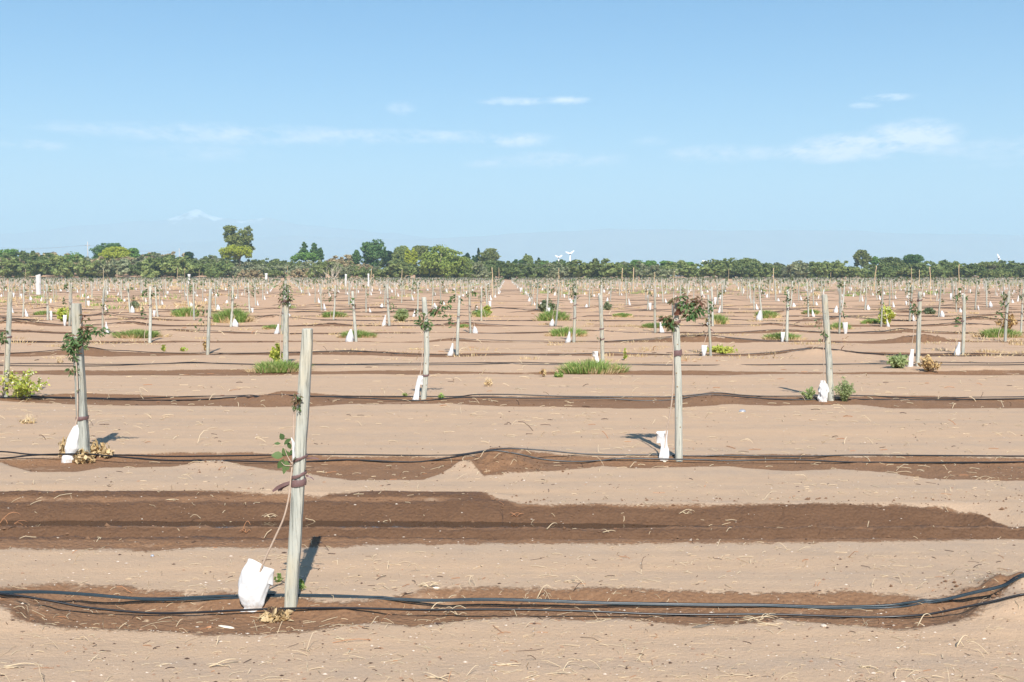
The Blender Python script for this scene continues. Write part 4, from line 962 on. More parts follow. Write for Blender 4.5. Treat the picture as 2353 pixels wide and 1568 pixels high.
for i, a in enumerate([
    (1005, 1405, 45, 'straight pale twig standing over the front hose, right of the nearest post', 'twig', 3, 1.0), (1052, 1412, 60, 'forked pale twig leaning up over the front hose', 'twig', 4, .7),
    (1250, 1385, 40, 'upright pale twig crossing the rear hose in the middle', 'twig', 4, 1.1), (1745, 1424, 70, 'branching pale twig lying over the front hose', 'twig', 7, .35),
    (1770, 1436, 60, 'flat forked pale twig just below the front hose', 'twig', 4, .1), (2124, 1438, 40, 'pale J-shaped twig below the front hose at the right', 'twig', 2, .8),
    (985, 1350, 46, 'bleached dry rootlet tuft on the rear edge of the damp soil', 'twig', 12, .5), (566, 1222, 26, 'small orange twig standing on the wet ridge', 'redtwig', 4, 1.3),
    (20, 1205, 60, 'pale orange branch in the wet furrow at the left edge', 'redtwig', 5, .7), (1187, 1198, 28, 'orange forked twig in the middle of the furrow', 'redtwig', 5, .7),
    (1680, 1193, 28, 'thick straw-coloured piece on the dark furrow wall', 'twig', 1, .3), (1577, 1178, 34, 'star-shaped pale root on the furrow wall', 'twig', 7, .5),
    (1682, 1207, 26, 'small pale twig crown on the furrow ridge', 'twig', 7, .7), (1400, 1225, 30, 'bent pale twig on the front furrow wall', 'twig', 2, .4), (1270, 1222, 34, 'thin straight pale straw on the front furrow wall', 'twig', 1, .9),
    (515, 1532, 70, 'curved white twig pair near the bottom frame edge', 'twig', 4, .3), (1010, 1560, 70, 'curved pale twig at the bottom, left of centre', 'twig', 4, .25),
    (40, 1535, 70, 'long pale twig near the bottom left corner', 'twig', 2, .12), (790, 1470, 50, 'pale bent twig below the damp strip, left of centre', 'twig', 2, .15),
    (2215, 1488, 38, 'upright pale twig on dry sand at the right', 'twig', 2, 1.1), (1170, 1530, 60, 'long pale twig lying near the bottom centre', 'twig', 3, .15),
    (395, 1150, 36, 'long seedy straw at the top edge of the furrow', 'twig', 5, .15), (1240, 1340, 0, None, None, 0, 0), (660, 1200, 0, None, None, 0, 0),
    (620, 1186, 28, 'tangled pale root on the furrow wall left of the nearest post', 'twig', 8, .5), (2000, 1535, 50, 'flat pale twig near the bottom right', 'twig', 2, .12),
    (235, 1205, 0, None, None, 0, 0), (1100, 955, 46, 'pale curled straw on the sand between second and third rows', 'twig', 4, .3),
    (1310, 1340, 40, 'pale twig along the rear edge of the damp strip', 'twig', 3, .3), (700, 1088, 0, None, None, 0, 0), (1660, 1368, 0, None, None, 0, 0), (2260, 1100, 44, 'pale forked straw on the second-row damp soil at the right', 'twig', 3, .5)]):
    if a[3]: twig_bunch(a[0], a[1], a[2], a[3], 1200 + i, a[4], a[5], a[6])
def chunk(px, py, lpx, hpx, label, mat, name, cat, seed, depth=.4, rz=0.2):
    x, y = GZ(px, py); z = Hs(x, y); L = lpx * y / FPX; h = hpx * y / FPX * .8; q = random.Random(seed); mb = MB(); n = 9; vs = []; fs = []
    for i in range(n):
        t = i / (n - 1); w = L * depth * .5 * (1 - abs(2 * t - 1) ** 3) * q.uniform(.75, 1.1) + .002
        for k in range(6): a = 6.283 * k / 6; vs.append(((t - .5) * L, math.cos(a) * w * q.uniform(.8, 1.1), h * .45 + math.sin(a) * h * .5 * (1 - .6 * abs(2 * t - 1) ** 2) * q.uniform(.8, 1.15)))
    for i in range(n - 1):
        for k in range(6): a = i * 6 + k; b = i * 6 + (k + 1) % 6; fs.append((a, b, b + 6, a + 6))
    fs += [tuple(range(5, -1, -1)), tuple((n - 1) * 6 + k for k in range(6))]
    mb.add(vs, fs); o = link(name, mb.mesh(name, MT[mat], False), None, (x, y, z - .004), rz); tag(o, label, cat)
chunk(520, 1440, 46, 8, 'white split wood chip lying on damp soil below the baggy sleeve', 'woodchip', 'wood_chip', 'wood chip', 1, .22, -.45)
chunk(482, 1440, 16, 6, 'orange dry leaf left of the white wood chip', 'redtwig', 'dry_leaf', 'leaf', 9, .6, .3)
chunk(1615, 1440, 60, 8, 'dark brown bark strip at the damp edge, right of centre', 'bark', 'bark_strip', 'bark', 2, .2, .45)
chunk(1893, 1441, 14, 11, 'pale lumpy clod on dry sand below the front hose', 'clod', 'soil_clod', 'clod', 3, .9, 0)
chunk(1002, 1352, 16, 6, 'pale wood splinter beside the bleached rootlet tuft', 'woodchip', 'wood_splinter', 'wood chip', 4, .4, -.2)
chunk(653, 1271, 12, 5, 'small black stone on the sand left of the nearest post', 'darktwig', 'dark_stone', 'stone', 5, .7, 0)
chunk(735, 1249, 14, 6, 'blackish clod on the sand right of the nearest post', 'darktwig', 'dark_clod', 'clod', 6, .7, 0)
chunk(1010, 1434, 24, 5, 'black curled scrap at the damp edge right of the nearest post', 'darktwig', 'bark_scrap', 'bark', 7, .35, -.6)
chunk(1530, 1386, 36, 5, 'black crooked bark scrap behind the rear hose', 'darktwig', 'bark_piece', 'bark', 8, .3, -.2)
chunk(1258, 1224, 0.1, .1, 'tiny dark clod', 'darktwig', 'soil_clod', 'clod', 10) if False else None
chunk(1540, 1060, 14, 10, 'pale rolled scrap at the foot of the round knotty post', 'woodchip', 'paper_scrap', 'scrap', 11, .7, .8) if False else chunk(1528, 1062, 12, 7, 'pale pinkish scrap before the flared sleeve, second row', 'woodchip', 'paper_scrap', 'scrap', 11, .6, .8)
def film(px, py, wpx, hpx, mat, label, seed):
    x, y = GZ(px, py); z = Hs(x, y); w = wpx * y / FPX; h = hpx * y / FPX; rs = np.random.RandomState(seed); n = 12; vs = []; fs = []
    for j in range(n):
        for i in range(n):
            u, v = i / (n - 1) - .5, j / (n - 1) - .5; r = max(0, 1 - 4 * (u * u + v * v)); vs.append((u * w, v * w * .8, h * r ** .5 * (1 + rs.uniform(-.3, .3)) * .9 + .002))
    for j in range(n - 1):
        for i in range(n - 1): a = j * n + i; fs.append((a, a + 1, a + n + 1, a + n))
    mb = MB(); mb.add(vs, fs); tag(link('plastic_film', mb.mesh('plastic_film', MT[mat]), None, (x, y, z)), label, 'plastic film')
film(408, 721, 30, 11, 'blackfilm', 'crumpled black plastic film left of a green grass clump', 5)
film(1706, 946, 15, 5, 'clearfilm', 'small clear plastic scrap on the sand, right of centre', 6)
film(350, 1279, 8, 4, 'clearfilm', 'tiny pale plastic scrap on the sand left of the baggy sleeve', 7)
tag(link('white_stick', (lambda m: (m.tube([(-.14, 0, .02), (.0, 0, .03), (.14, .02, .02)], .012, 6), m)[1])(MB()).mesh('white_stick', MT['guard']), None, (lambda p: (float(p[0]), float(p[1]), .0))(G(570, 709))), 'white stick lying right of the tall green grass mound', 'stick')

# ------------------------------------------------------------------ litter
def litter():
    rs = np.random.RandomState(5); mb = MB(); N = 8200
    u = rs.rand(N); Y = 4.0 / (1 - u * .935) ; Y = Y[Y < 62]
    for k in range(len(Y)):
        y = Y[k] + rs.uniform(-.2, .2); x = rs.uniform(-.56, .56) * y
        if vnoise(x * .7, y * 1.1, 91).item() + .35 * vnoise(x * 3, y * 3, 92).item() < rs.uniform(-.42, .34): continue
        if 7.1 < y < 8.6 and rs.rand() < .6: continue
        L = rs.gamma(2.0, .016) + .012 + (.004 * y if y > 10 else 0); L = min(L, .26); th = max(.0014, .00027 * y) * rs.uniform(.7, 1.3); a = rs.rand() * 6.283
        z = .0; up = rs.rand() < .16; n = 4; pts = []; px_, py_ = x, y
        for i in range(n):
            pts.append([px_, py_, 0]); a += rs.uniform(-.5, .5); px_ += math.cos(a) * L / (n - 1); py_ += math.sin(a) * L / (n - 1)
        zs = H(np.array([p[0] for p in pts]), np.array([p[1] for p in pts])); hgt = rs.uniform(.2, .8) * L if up else rs.uniform(0, .09) * L
        for i in range(n): pts[i][2] = float(zs[i]) + th * .6 + hgt * math.sin(math.pi * i / (n - 1) * (.6 if up else 1))
        mb.tube(pts, th, 3, 0 if rs.rand() < .86 else (1 if rs.rand() < .6 else 2), cap=False)
    tag(link('straw_litter', mb.mesh('straw_litter', [MT['twig'], MT['darktwig'], MT['redtwig']])), kind='stuff')
    # grit, clods and small stones
    mb = MB(); rs = np.random.RandomState(6); oct_v = np.array([(1, 0, 0), (0, 1, 0), (-1, 0, 0), (0, -1, 0), (0, 0, .8), (0, 0, -.8)]); oct_f = [(0, 1, 4), (1, 2, 4), (2, 3, 4), (3, 0, 4), (1, 0, 5), (2, 1, 5), (3, 2, 5), (0, 3, 5)]
    N = 7000; Y = 4.0 / (1 - rs.rand(N) * .88); X = rs.uniform(-.56, .56, N) * Y; Zg = H(X, Y)
    for k in range(N):
        s = min(.010, rs.gamma(1.6, .0018) + .0016) * (1 + Y[k] * .03); v = oct_v * s * rs.uniform(.6, 1.2, (6, 1)) * [1, .8, .6] + [X[k], Y[k], Zg[k] + s * .2]; mi = 0 if rs.rand() < .45 else (1 if rs.rand() < .55 else 2); mb.add(v, oct_f, mi)
    # clods thrown up on the damp mounds
    for (mx, my, mh, sx, sy) in MOUNDS[:8]:
        for k in range(260 if mh > .1 else 90):
            x, y = rs.normal(mx, sx * 1.1), rs.normal(my, sy * 1.1); s = min(.016, rs.gamma(1.6, .003) + .002); v = oct_v * s * rs.uniform(.6, 1.2, (6, 1)) + [x, y, Hs(x, y) + s * .3]; mb.add(v, oct_f, 3)
    xs = rs.uniform(-4.5, 4.5, 1500); ys = np.interp(xs, *FUR_DF) + rs.uniform(0, 1.4, 1500); zz = H(xs, ys)
    for k in range(1500):
        s = rs.gamma(1.5, .003) + .002; v = oct_v * s * rs.uniform(.6, 1.2, (6, 1)) + [xs[k], ys[k], zz[k] + s * .2]; mb.add(v, oct_f, 3)
    tag(link('gravel', mb.mesh('gravel', [MT['clod'], MT['darktwig'], plain('brown_crumb', (.34, .21, .14), .95, .1, .3, 30), plain('damp_crumb', (.20, .115, .068), .95, .1, .3, 30)], False)), kind='stuff')
    # dry and green weeds scattered through the far field
    mb = MB(); rs = np.random.RandomState(8)
    for k in range(3600):
        y = 26 + 400 * rs.rand() ** 1.4; x = rs.uniform(-.5, .5) * y; px = CXP + x / y * FPX
        dens = vnoise(x * .03, y * .025, 95).item() + .5 * vnoise(x * .1, y * .08, 96).item() + (.25 if y > 150 else 0) + (.25 if (px > 1650 and y > 150) else 0) + (.2 if (px < 700 and 55 < y) else -.05)
        if abs(x + .0044 * y) < 1.6 and y > 60: continue
        if dens < rs.uniform(.02, .42): continue
        green = rs.rand() < (.30 if px < 900 else .55 if px < 1500 else .65); w = rs.uniform(.5, 1.8) * (1 + y / 250); h = rs.uniform(.12, .38) * (1.2 if y > 150 else 1)
        g = grass_mb(w, w * .8, h, 26 if y < 120 else 14, rs, 0, .012 + .00022 * y); mb.add([(a + x, b + y, c + (0 if y < 420 else 0)) for a, b, c in g.v], g.f, 0 if green else 1)
    tag(link('field_weeds', mb.mesh('field_weeds', [MT['grass'], MT['straw']], False)), kind='stuff')
    # straw mats lying along the middle rows
    mb = MB(); rs = np.random.RandomState(18)
    for n in range(5, 16):
        for k in range(70):
            x = rs.uniform(-.48, .48) * ROWY[n]; y = ROWY[n] + rs.uniform(-2.2, 1.6)
            if vnoise(x * .3, y * .4, 97).item() < .0: continue
            g = grass_mb(rs.uniform(.4, 1.3), .45, rs.uniform(.04, .12), rs.randint(14, 60), rs, 0, .004 + .0002 * y); zz = Hs(x, y); mb.add([(a + x, b + y, c + zz) for a, b, c in g.v], g.f, 0)
    tag(link('dry_grass', mb.mesh('dry_grass', [MT['straw']], False)), kind='stuff')
litter()

# ------------------------------------------------------------------ trees and scrub beyond the field
LM = {
 'euc': leaf_mat('eucalyptus_foliage', [(.115, .15, .04), (.19, .225, .06), (.27, .29, .09), (.31, .28, .11)], .2),
 'poplar': leaf_mat('poplar_foliage', [(0.056, 0.120, 0.034), (0.105, 0.192, 0.056), (0.174, 0.264, 0.078)], .2),
 'willow': leaf_mat('willow_foliage', [(0.161, 0.216, 0.039), (0.260, 0.324, 0.067), (0.372, 0.432, 0.101)], .25),
 'cypress': leaf_mat('cypress_foliage', [(0.022, 0.054, 0.025), (0.037, 0.078, 0.034)], .15),
 'yg': leaf_mat('yellow_green_foliage', [(0.322, 0.372, 0.034), (0.471, 0.516, 0.056), (0.620, 0.636, 0.090)], .3),
 'bright': leaf_mat('bright_green_foliage', [(0.112, 0.216, 0.045), (0.174, 0.312, 0.067), (0.260, 0.396, 0.101)], .25),
 'olive': leaf_mat('olive_scrub_foliage', [(0.149, 0.192, 0.056), (0.236, 0.282, 0.090), (0.360, 0.396, 0.140)], .3, .4),
 'greysc': leaf_mat('grey_scrub_foliage', [(0.211, 0.240, 0.123), (0.322, 0.342, 0.185), (0.446, 0.444, 0.258)], .3, .4),
 'brown': leaf_mat('brown_scrub_foliage', [(0.273, 0.210, 0.112), (0.384, 0.306, 0.168), (0.496, 0.408, 0.235)], .25, .4),
 'darksc': leaf_mat('dark_scrub_foliage', [(0.105, 0.150, 0.045), (0.174, 0.222, 0.067), (0.260, 0.300, 0.101)], .3, .4),
}
def crown_pts(blobs, rs, dens, lump=.28):
    """points through a volume made of many small leaf masses sitting on each blob"""
    out = []; nrm = []
    for (cx, cy, cz, rx, ry, rz) in blobs:
        k = int(dens)
        for i in range(k):
            d = rs.normal(size=3); d /= np.linalg.norm(d); rr = rs.uniform(.55, 1.0) ; c = np.array([cx + d[0] * rx * rr, cy + d[1] * ry * rr, cz + d[2] * rz * rr]); s = lump * (rx + rz) * .5 * rs.uniform(.7, 1.35)
            m = rs.randint(16, 30); p = rs.normal(size=(m, 3)); p /= np.linalg.norm(p, axis=1)[:, None] + 1e-9; p *= rs.uniform(.45, 1, (m, 1)); out.append(c + p * [s, s, s * .75]); nrm.append(p * .6 + d * .4)
    return np.concatenate(out), np.concatenate(nrm)
def tree_thing(px, ptop, pbase, wpx, Yd, kind, name, label, seed, shape='round', group=None, leaf=.5, dens=1.0):
    """crown from ptop to pbase (pixels) at distance Yd; the trunk runs to the ground"""
    x, y, zt = W(px, ptop, Yd); zb = W(px, pbase, Yd)[2]; g = Hs(x, y); w = wpx * y / FPX; rs = np.random.RandomState(seed); e = empty(name, (x, y, g)); zt -= g; zb = max(.3, zb - g); h = zt - zb; w *= 1.12
    blobs = []
    if shape == 'round':
        blobs.append((0, 0, zb + h * .5, w * .34, w * .3, h * .38))
        if pbase < 612: zb -= .14 * h; h *= 1.14
        for i in range(19): a = rs.rand() * 6.28; hh = rs.uniform(.06, .86); rr = math.sin(math.pi * min(1, hh * .95 + .08)) ** .6; blobs.append((math.cos(a) * w * .31 * rr, math.sin(a) * w * .28 * rr, zb + h * hh, w * .17, w * .17, h * .15))
    elif shape == 'cone':
        for i in range(9): t = i / 8; r = w * .40 * math.sin(math.pi * (.14 + .82 * t)) ** .75 * rs.uniform(.85, 1.15); blobs.append((rs.uniform(-.05, .05) * w, 0, zb + h * (.04 + .92 * t), r * .85, r * .8, h * .09))
    elif shape == 'twolobe':
        for i in range(24): a = rs.rand() * 6.28; hh = rs.uniform(.12, .88); side = -1 if i % 2 else 1; blobs.append((side * w * rs.uniform(.13, .33) * (1.0 if hh > .5 else .7), math.sin(a) * w * .25, zb + h * hh, w * .17, w * .16, h * .12))
    elif shape == 'plumes':
        for i in range(7):
            cx = w * (-.42 + .84 * i / 6) + rs.uniform(-.04, .04) * w; hp = h * rs.uniform(.7, 1.0)
            for j in range(5): blobs.append((cx, rs.uniform(-.2, .2) * w, zb + hp * (.1 + .2 * j), w * .09 * (1.2 - .15 * j), w * .09, hp * .14))
    elif shape == 'flat':
        for i in range(16): blobs.append((rs.uniform(-.42, .42) * w, rs.uniform(-.3, .3) * w, zb + h * rs.uniform(.3, .82), w * .13, w * .13, h * .2))
    blobs = [(a, b, c, d * 1.3, e_ * 1.3, f * 1.25) for a, b, c, d, e_, f in blobs]; C, N = crown_pts(blobs, rs, 22 * dens if shape != 'plumes' else 9, .36); C = C[C[:, 2] < zt + .3] if False else C; C[:, 2] = np.where(C[:, 2] > zt, zt - (C[:, 2] - zt) * .6, C[:, 2])
    V, F = leafcloud(C, max(.42, .042 * w ** .5 * h ** .5) * leaf * 2, rs, 1.35, .25, .6, N); mb = MB(); mb.arr(V, F); link('crown', mb.mesh('crown', LM[kind], False), e)
    tr = MB(); r0 = max(.12, w * .028); top = zb + h * .72; tp = [(0, 0, -.3), (.02 * w, 0, zb * .5 + .2), (-.02 * w, 0, zb + h * .3), (.01 * w, 0, top)]; tr.tube(bez(tp, 3), [r0 * (1 - .075 * k) for k in range(10)], 8)
    for i in range(6): a = rs.rand() * 6.28; s = zb + h * rs.uniform(.02, .4); l = w * rs.uniform(.2, .36); tr.tube(bez([(0, 0, s), (math.cos(a) * l * .5, math.sin(a) * l * .5, s + l * .45), (math.cos(a) * l, math.sin(a) * l, s + l * .8)], 3), [r0 * .45 * (1 - .12 * k) for k in range(7)], 6)
    link('trunk', tr.mesh('trunk', MT['bark']), e); tag(e, label, 'tree', group); return e
GT = 'trees standing beyond the scrub'
for i, a in enumerate([
    (549, 518, 580, 62, 500, 'euc', 'eucalyptus_tree', 'tallest tree on the skyline, brownish green two-lobed crown', 'twolobe'),
    (551, 563, 602, 70, 492, 'yg', 'yellow_green_tree', 'yellow-green tree under the tallest eucalyptus', 'flat'),
    (247, 559, 598, 68, 505, 'poplar', 'broadleaf_tree', 'dark round tree behind a yellow-green one, left skyline', 'round'),
    (262, 568, 600, 66, 492, 'yg', 'yellow_green_tree', 'yellow-green tree before the dark round tree, left skyline', 'round'),
    (305, 571, 596, 30, 495, 'bright', 'broadleaf_tree', 'small green tree right of the left yellow-green tree', 'round'),
    (168, 578, 604, 40, 485, 'bright', 'broadleaf_tree', 'light green tree between utility pole and left frame edge', 'round'),
    (16, 573, 600, 44, 500, 'bright', 'broadleaf_tree', 'bright green tree at the left frame edge', 'flat'),
    (434, 580, 600, 20, 495, 'cypress', 'dark_tree', 'small dark tree right of the second utility pole', 'round'),
    (698, 557, 596, 21, 520, 'poplar', 'poplar_tree', 'left of the two pointed poplars', 'cone'),
    (722, 559, 600, 20, 518, 'poplar', 'poplar_tree', 'taller right one of the two pointed poplars', 'cone'),
    (736, 570, 602, 16, 516, 'poplar', 'poplar_tree', 'shorter poplar against the right pointed poplar', 'cone'),
    (702, 580, 604, 54, 500, 'bright', 'broadleaf_tree', 'bright green bushy tree at the foot of the two poplars', 'flat'),
    (857, 550, 604, 56, 510, 'poplar', 'broadleaf_tree', 'large dark domed tree, tallest left of centre', 'round'),
    (820, 575, 604, 22, 508, 'poplar', 'poplar_tree', 'small dark poplar left of the large domed tree', 'cone'),
    (893, 577, 604, 24, 525, 'cypress', 'dark_tree', 'dark tree right of the large domed tree', 'flat'),
    (922, 565, 606, 40, 512, 'olive', 'broadleaf_tree', 'mid green tree right of the large domed tree', 'round'),
    (944, 571, 606, 26, 500, 'yg', 'poplar_tree', 'yellow-green plumed poplar row, skyline left of centre', 'plumes'),
    (966, 564, 598, 38, 535, 'euc', 'eucalyptus_tree', 'brownish eucalyptus behind the big olive willow', 'twolobe'),
    (993, 567, 600, 44, 540, 'poplar', 'broadleaf_tree', 'dark tree just behind the top of the olive willow', 'round'),
    (1013, 563, 636, 92, 436, 'willow', 'willow_tree', 'big olive green weeping tree in front of the scrub', 'round'),
    (1066, 591, 636, 46, 438, 'willow', 'willow_tree', 'lower rounded bushy tree right of the big olive tree', 'round'),
    (1099.5, 571, 602, 6, 530, 'cypress', 'cypress_tree', 'thin dark cypress right of the big olive tree', 'cone'),
    (1074, 582, 603, 14, 532, 'cypress', 'conifer_tree', 'small dark conifer between the olive tree and cypress', 'cone'),
    (1058, 588, 604, 24, 534, 'cypress', 'dark_tree', 'low dark tree right behind the big olive tree', 'flat'),
    (1092, 584, 604, 14, 536, 'poplar', 'broadleaf_tree', 'small dark tree touching the cypress', 'round'),
    (1125, 571, 604, 44, 528, 'euc', 'eucalyptus_tree', 'round brownish green tree right of the cypress', 'round'),
    (1212, 586, 608, 24, 540, 'olive', 'broadleaf_tree', 'small olive tree left of the wind machines', 'round'),
    (1209, 584, 604, 7, 545, 'cypress', 'conifer_tree', 'tiny conifer rising from the small olive tree', 'cone'),
    (1191, 597, 609, 24, 540, 'poplar', 'broadleaf_tree', 'low dark green tree left of the small olive tree', 'flat'),
    (1238, 593, 610, 9, 545, 'cypress', 'conifer_tree', 'tiny dark conifer left of the shorter wind machine', 'cone'),
    (1246, 600, 612, 26, 540, 'bright', 'broadleaf_tree', 'low bright tree left of the shorter wind machine', 'flat'),
    (1286, 598, 612, 28, 570, 'poplar', 'broadleaf_tree', 'dark tree behind the shorter wind machine tower', 'round'),
    (1465, 598, 614, 30, 500, 'bright', 'broadleaf_tree', 'green round tree left in the low green line right of centre', 'round'),
    (1494, 599, 614, 26, 500, 'bright', 'broadleaf_tree', 'green round tree in the middle of the low green line', 'round'),
    (1532, 599, 614, 30, 500, 'bright', 'broadleaf_tree', 'darker round tree right in the low green line', 'round'),
    (1575, 603, 614, 34, 505, 'bright', 'broadleaf_tree', 'flat green tree right of the low green line', 'flat'),
    (1696, 593, 632, 52, 470, 'olive', 'thorn_tree', 'broad olive thorn tree rising right of centre', 'flat'),
    (1653, 600, 632, 42, 472, 'olive', 'thorn_tree', 'lower olive thorn tree left of the broad one', 'flat'),
    (1980, 574, 607, 36, 520, 'euc', 'eucalyptus_tree', 'lone grey-green eucalyptus on the right skyline', 'round'),
    (2011, 590, 607, 19, 522, 'bright', 'broadleaf_tree', 'small bright conical tree right of the lone eucalyptus', 'cone'),
    (2052, 591, 630, 58, 470, 'darksc', 'thorn_tree', 'wide dark thorn tree right of the lone eucalyptus', 'round'),
    (2098, 585, 610, 42, 500, 'poplar', 'broadleaf_tree', 'dark green round tree topping the right thorn thicket', 'round'),
    (1895, 605, 614, 24, 505, 'bright', 'broadleaf_tree', 'low green tree left of the lone eucalyptus', 'flat'),
    (2276, 602, 624, 50, 480, 'olive', 'thorn_tree', 'olive thorn tree below the tilted wind machine', 'flat')]):
    tree_thing(*a[:8], 40 + i, a[8], GT)

# bare white dead tree
def dead_tree():
    Y = 440; x, y = W(764, 640, Y)[0], Y; z = Hs(x, y); q = random.Random(4); mb = MB(); s = Y / FPX
    def br(p, d, l, r, lv):
        n = 4; pts = [p]; 
        for i in range(n): d = (d + Vector((q.uniform(-.25, .25), q.uniform(-.25, .25), q.uniform(-.05, .2)))).normalized(); p = p + d * l / n; pts.append(p)
        mb.tube(pts, [r * (1 - .6 * k / n) for k in range(n + 1)], 5)
        if lv:
            for k in range(q.randint(2, 3)): br(pts[q.randint(1, n)], (d + Vector((q.uniform(-1, 1), q.uniform(-.6, .6), q.uniform(-.1, .7)))).normalized(), l * q.uniform(.5, .75), r * .5, lv - 1)
    for dx in (-.9, -.4, .1, .6, .95): br(Vector((0, 0, 0)), Vector((dx, 0, 1)).normalized(), 36 * s * .75, .13, 3)
    tag(link('dead_tree', mb.mesh('dead_tree', MT['deadwood']), None, (x, y, z)), 'bare bleached branching dead tree in front of the scrub, left of centre', 'dead tree')
dead_tree()

# scrub belt: shared bush shapes, the nearest ones are things of their own
def bush_shape(seed, shape):
    rs = np.random.RandomState(seed); blobs = []
    for i in range(12): a = rs.rand() * 6.28; r = rs.rand() ** .5 * .36; blobs.append((math.cos(a) * r * 2, math.sin(a) * r * 1.6, .42 + rs.uniform(-.16, .30) * (1 - r), .3, .3, .24))
    C, N = crown_pts(blobs, rs, 7, .30); C[:, 2] = np.abs(C[:, 2]); V, F = leafcloud(C, .085 if shape else .075, rs, 1.5, .3, .7, N); return V, F
BS = [bush_shape(70 + i, i % 2) for i in range(6)]
BM = {}
for k in ('olive', 'greysc', 'brown', 'darksc', 'bright'):
    for i, (V, F) in enumerate(BS): mb = MB(); mb.arr(V, F); BM[k, i] = mb.mesh('scrub_bush', LM[k], False)
TOPX = [0, 60, 115, 150, 200, 240, 330, 400, 430, 480, 560, 620, 680, 740, 790, 830, 900, 960, 1080, 1160, 1250, 1320, 1400, 1500, 1600, 1690, 1760, 1850, 1920, 2000, 2060, 2130, 2200, 2280, 2353]
TOPY = [586, 582, 579, 588, 592, 590, 586, 584, 588, 594, 596, 600, 601, 600, 590, 600, 602, 602, 598, 602, 605, 604, 606, 607, 608, 602, 603, 607, 608, 607, 604, 606, 609, 606, 606]
CW = {'olive': 'olive green', 'greysc': 'grey-green', 'brown': 'brownish', 'darksc': 'dark green', 'bright': 'fresh green'}
qb = random.Random(21); nb = 0; K = 78; stuff = {k: MB() for k in CW}
def pick(px):
    if px < 420: return qb.choice(['brown', 'olive', 'darksc', 'greysc', 'brown'])
    if px < 1000: return qb.choice(['olive', 'greysc', 'olive', 'darksc', 'brown'])
    return qb.choice(['olive', 'greysc', 'olive', 'darksc', 'olive', 'darksc'])
for i in range(K):
    px = -30 + 2413 * (i + .5) / K + qb.uniform(-8, 8); Y = qb.uniform(440, 462); x, y, zt = W(px, qb.uniform(597, 620) - (8 if px < 500 else 0), Y); g = Hs(x, y); h = (zt - g) * 1.18; k = pick(px)
    o = link('scrub_bush', BM[k, i % 6], None, (x, y, g - .2), qb.uniform(0, 6.28)); w = h * qb.uniform(1.0, 1.5); o.scale = (w, w, h * 1.02)
    nb += 1; tag(o, f"{CW[k]} scrub bush, {ordn(nb)} from the left along the front of the thicket", 'bush', 'scrub bushes behind the orchard')
for i in range(230):
    px = qb.uniform(-60, 2413); d = qb.random(); Y = 466 + 70 * d; tp = float(np.interp(px, TOPX, TOPY)) + (1 - d) * 12 + qb.uniform(-7, 6); x, y, zt = W(px, tp, Y); g = Hs(x, y); h = max(1.5, zt - g) * 1.28; k = pick(px)
    V, F = BS[i % 6]; a = qb.uniform(0, 6.28); w = h * qb.uniform(1.0, 1.6); c, s = math.cos(a), math.sin(a)
    V2 = np.stack([(V[:, 0] * c - V[:, 1] * s) * w + x, (V[:, 0] * s + V[:, 1] * c) * w + y, V[:, 2] * h + g - .2], 1); stuff[k].arr(V2, F)
for k, mb in stuff.items():
    if mb.v: tag(link('scrubland', mb.mesh('scrubland', LM[k], False)), kind='stuff')

# ------------------------------------------------------------------ wind machines, poles and wires
def wind_machine(px, phub, Y, span, rot, label, single=False):
    x, y, zh = W(px, phub, Y); g = Hs(x, y); zh -= g; e = empty('wind_machine', (x, y, g)); R_ = span * Y / FPX
    t = MB(); t.tube([(0, 0, 0), (0, 0, zh * .4), (0, 0, zh)], [.42, .36, .26], 14); link('tower', t.mesh('tower', MT['white_metal']), e)
    hb = MB(); hb.tube([(0, -.9, zh), (0, -.55, zh), (0, .7, zh), (0, .9, zh)], [.2, .32, .34, .2], 12); link('hub', hb.mesh('hub', MT['grey_metal']), e)
    for a in rot:
        d = Vector((math.cos(a), 0, math.sin(a))); n = Vector((-math.sin(a), 0, math.cos(a))); vs = []; fs = []
        for i in range(7):
            u = i / 6; w = (.16 + .1 * math.sin(math.pi * min(1, u * 1.3))) * 1.5; c = Vector((0, -.75, zh)) + d * (R_ * u)
            for s, yy in ((-1, -.03), (0, -.08), (1, .03), (0, .07)): vs.append(c + n * (w * s) + Vector((0, yy, 0)))
        for i in range(6):
            for k in range(4): p = i * 4 + k; r = i * 4 + (k + 1) % 4; fs.append((p, r, r + 4, p + 4))
        fs += [(3, 2, 1, 0), (24, 25, 26, 27)]; b = MB(); b.add(vs, fs); link('blade', b.mesh('blade', MT['white_metal'], False), e)
    tag(e, label, 'wind machine', 'white wind machines on the skyline')
wind_machine(1283.6, 592, 560, 9.5, (R(30), R(150)), 'shorter left one of the two wind machines near the centre')
wind_machine(1310, 583.5, 560, 11.5, (R(38), R(158)), 'taller right one of the two wind machines near the centre')
wind_machine(1619.5, 600.5, 620, 7, (R(-5), R(175)), 'wind machine hidden up to its blades, right of centre')
wind_machine(2246, 606.5, 620, 7, (R(8), R(187)), 'low wind machine with level blades near the right edge')
wind_machine(2295.5, 594, 560, 11, (R(118), R(-60)), 'wind machine with steeply tilted blades near the right edge')
PW = []
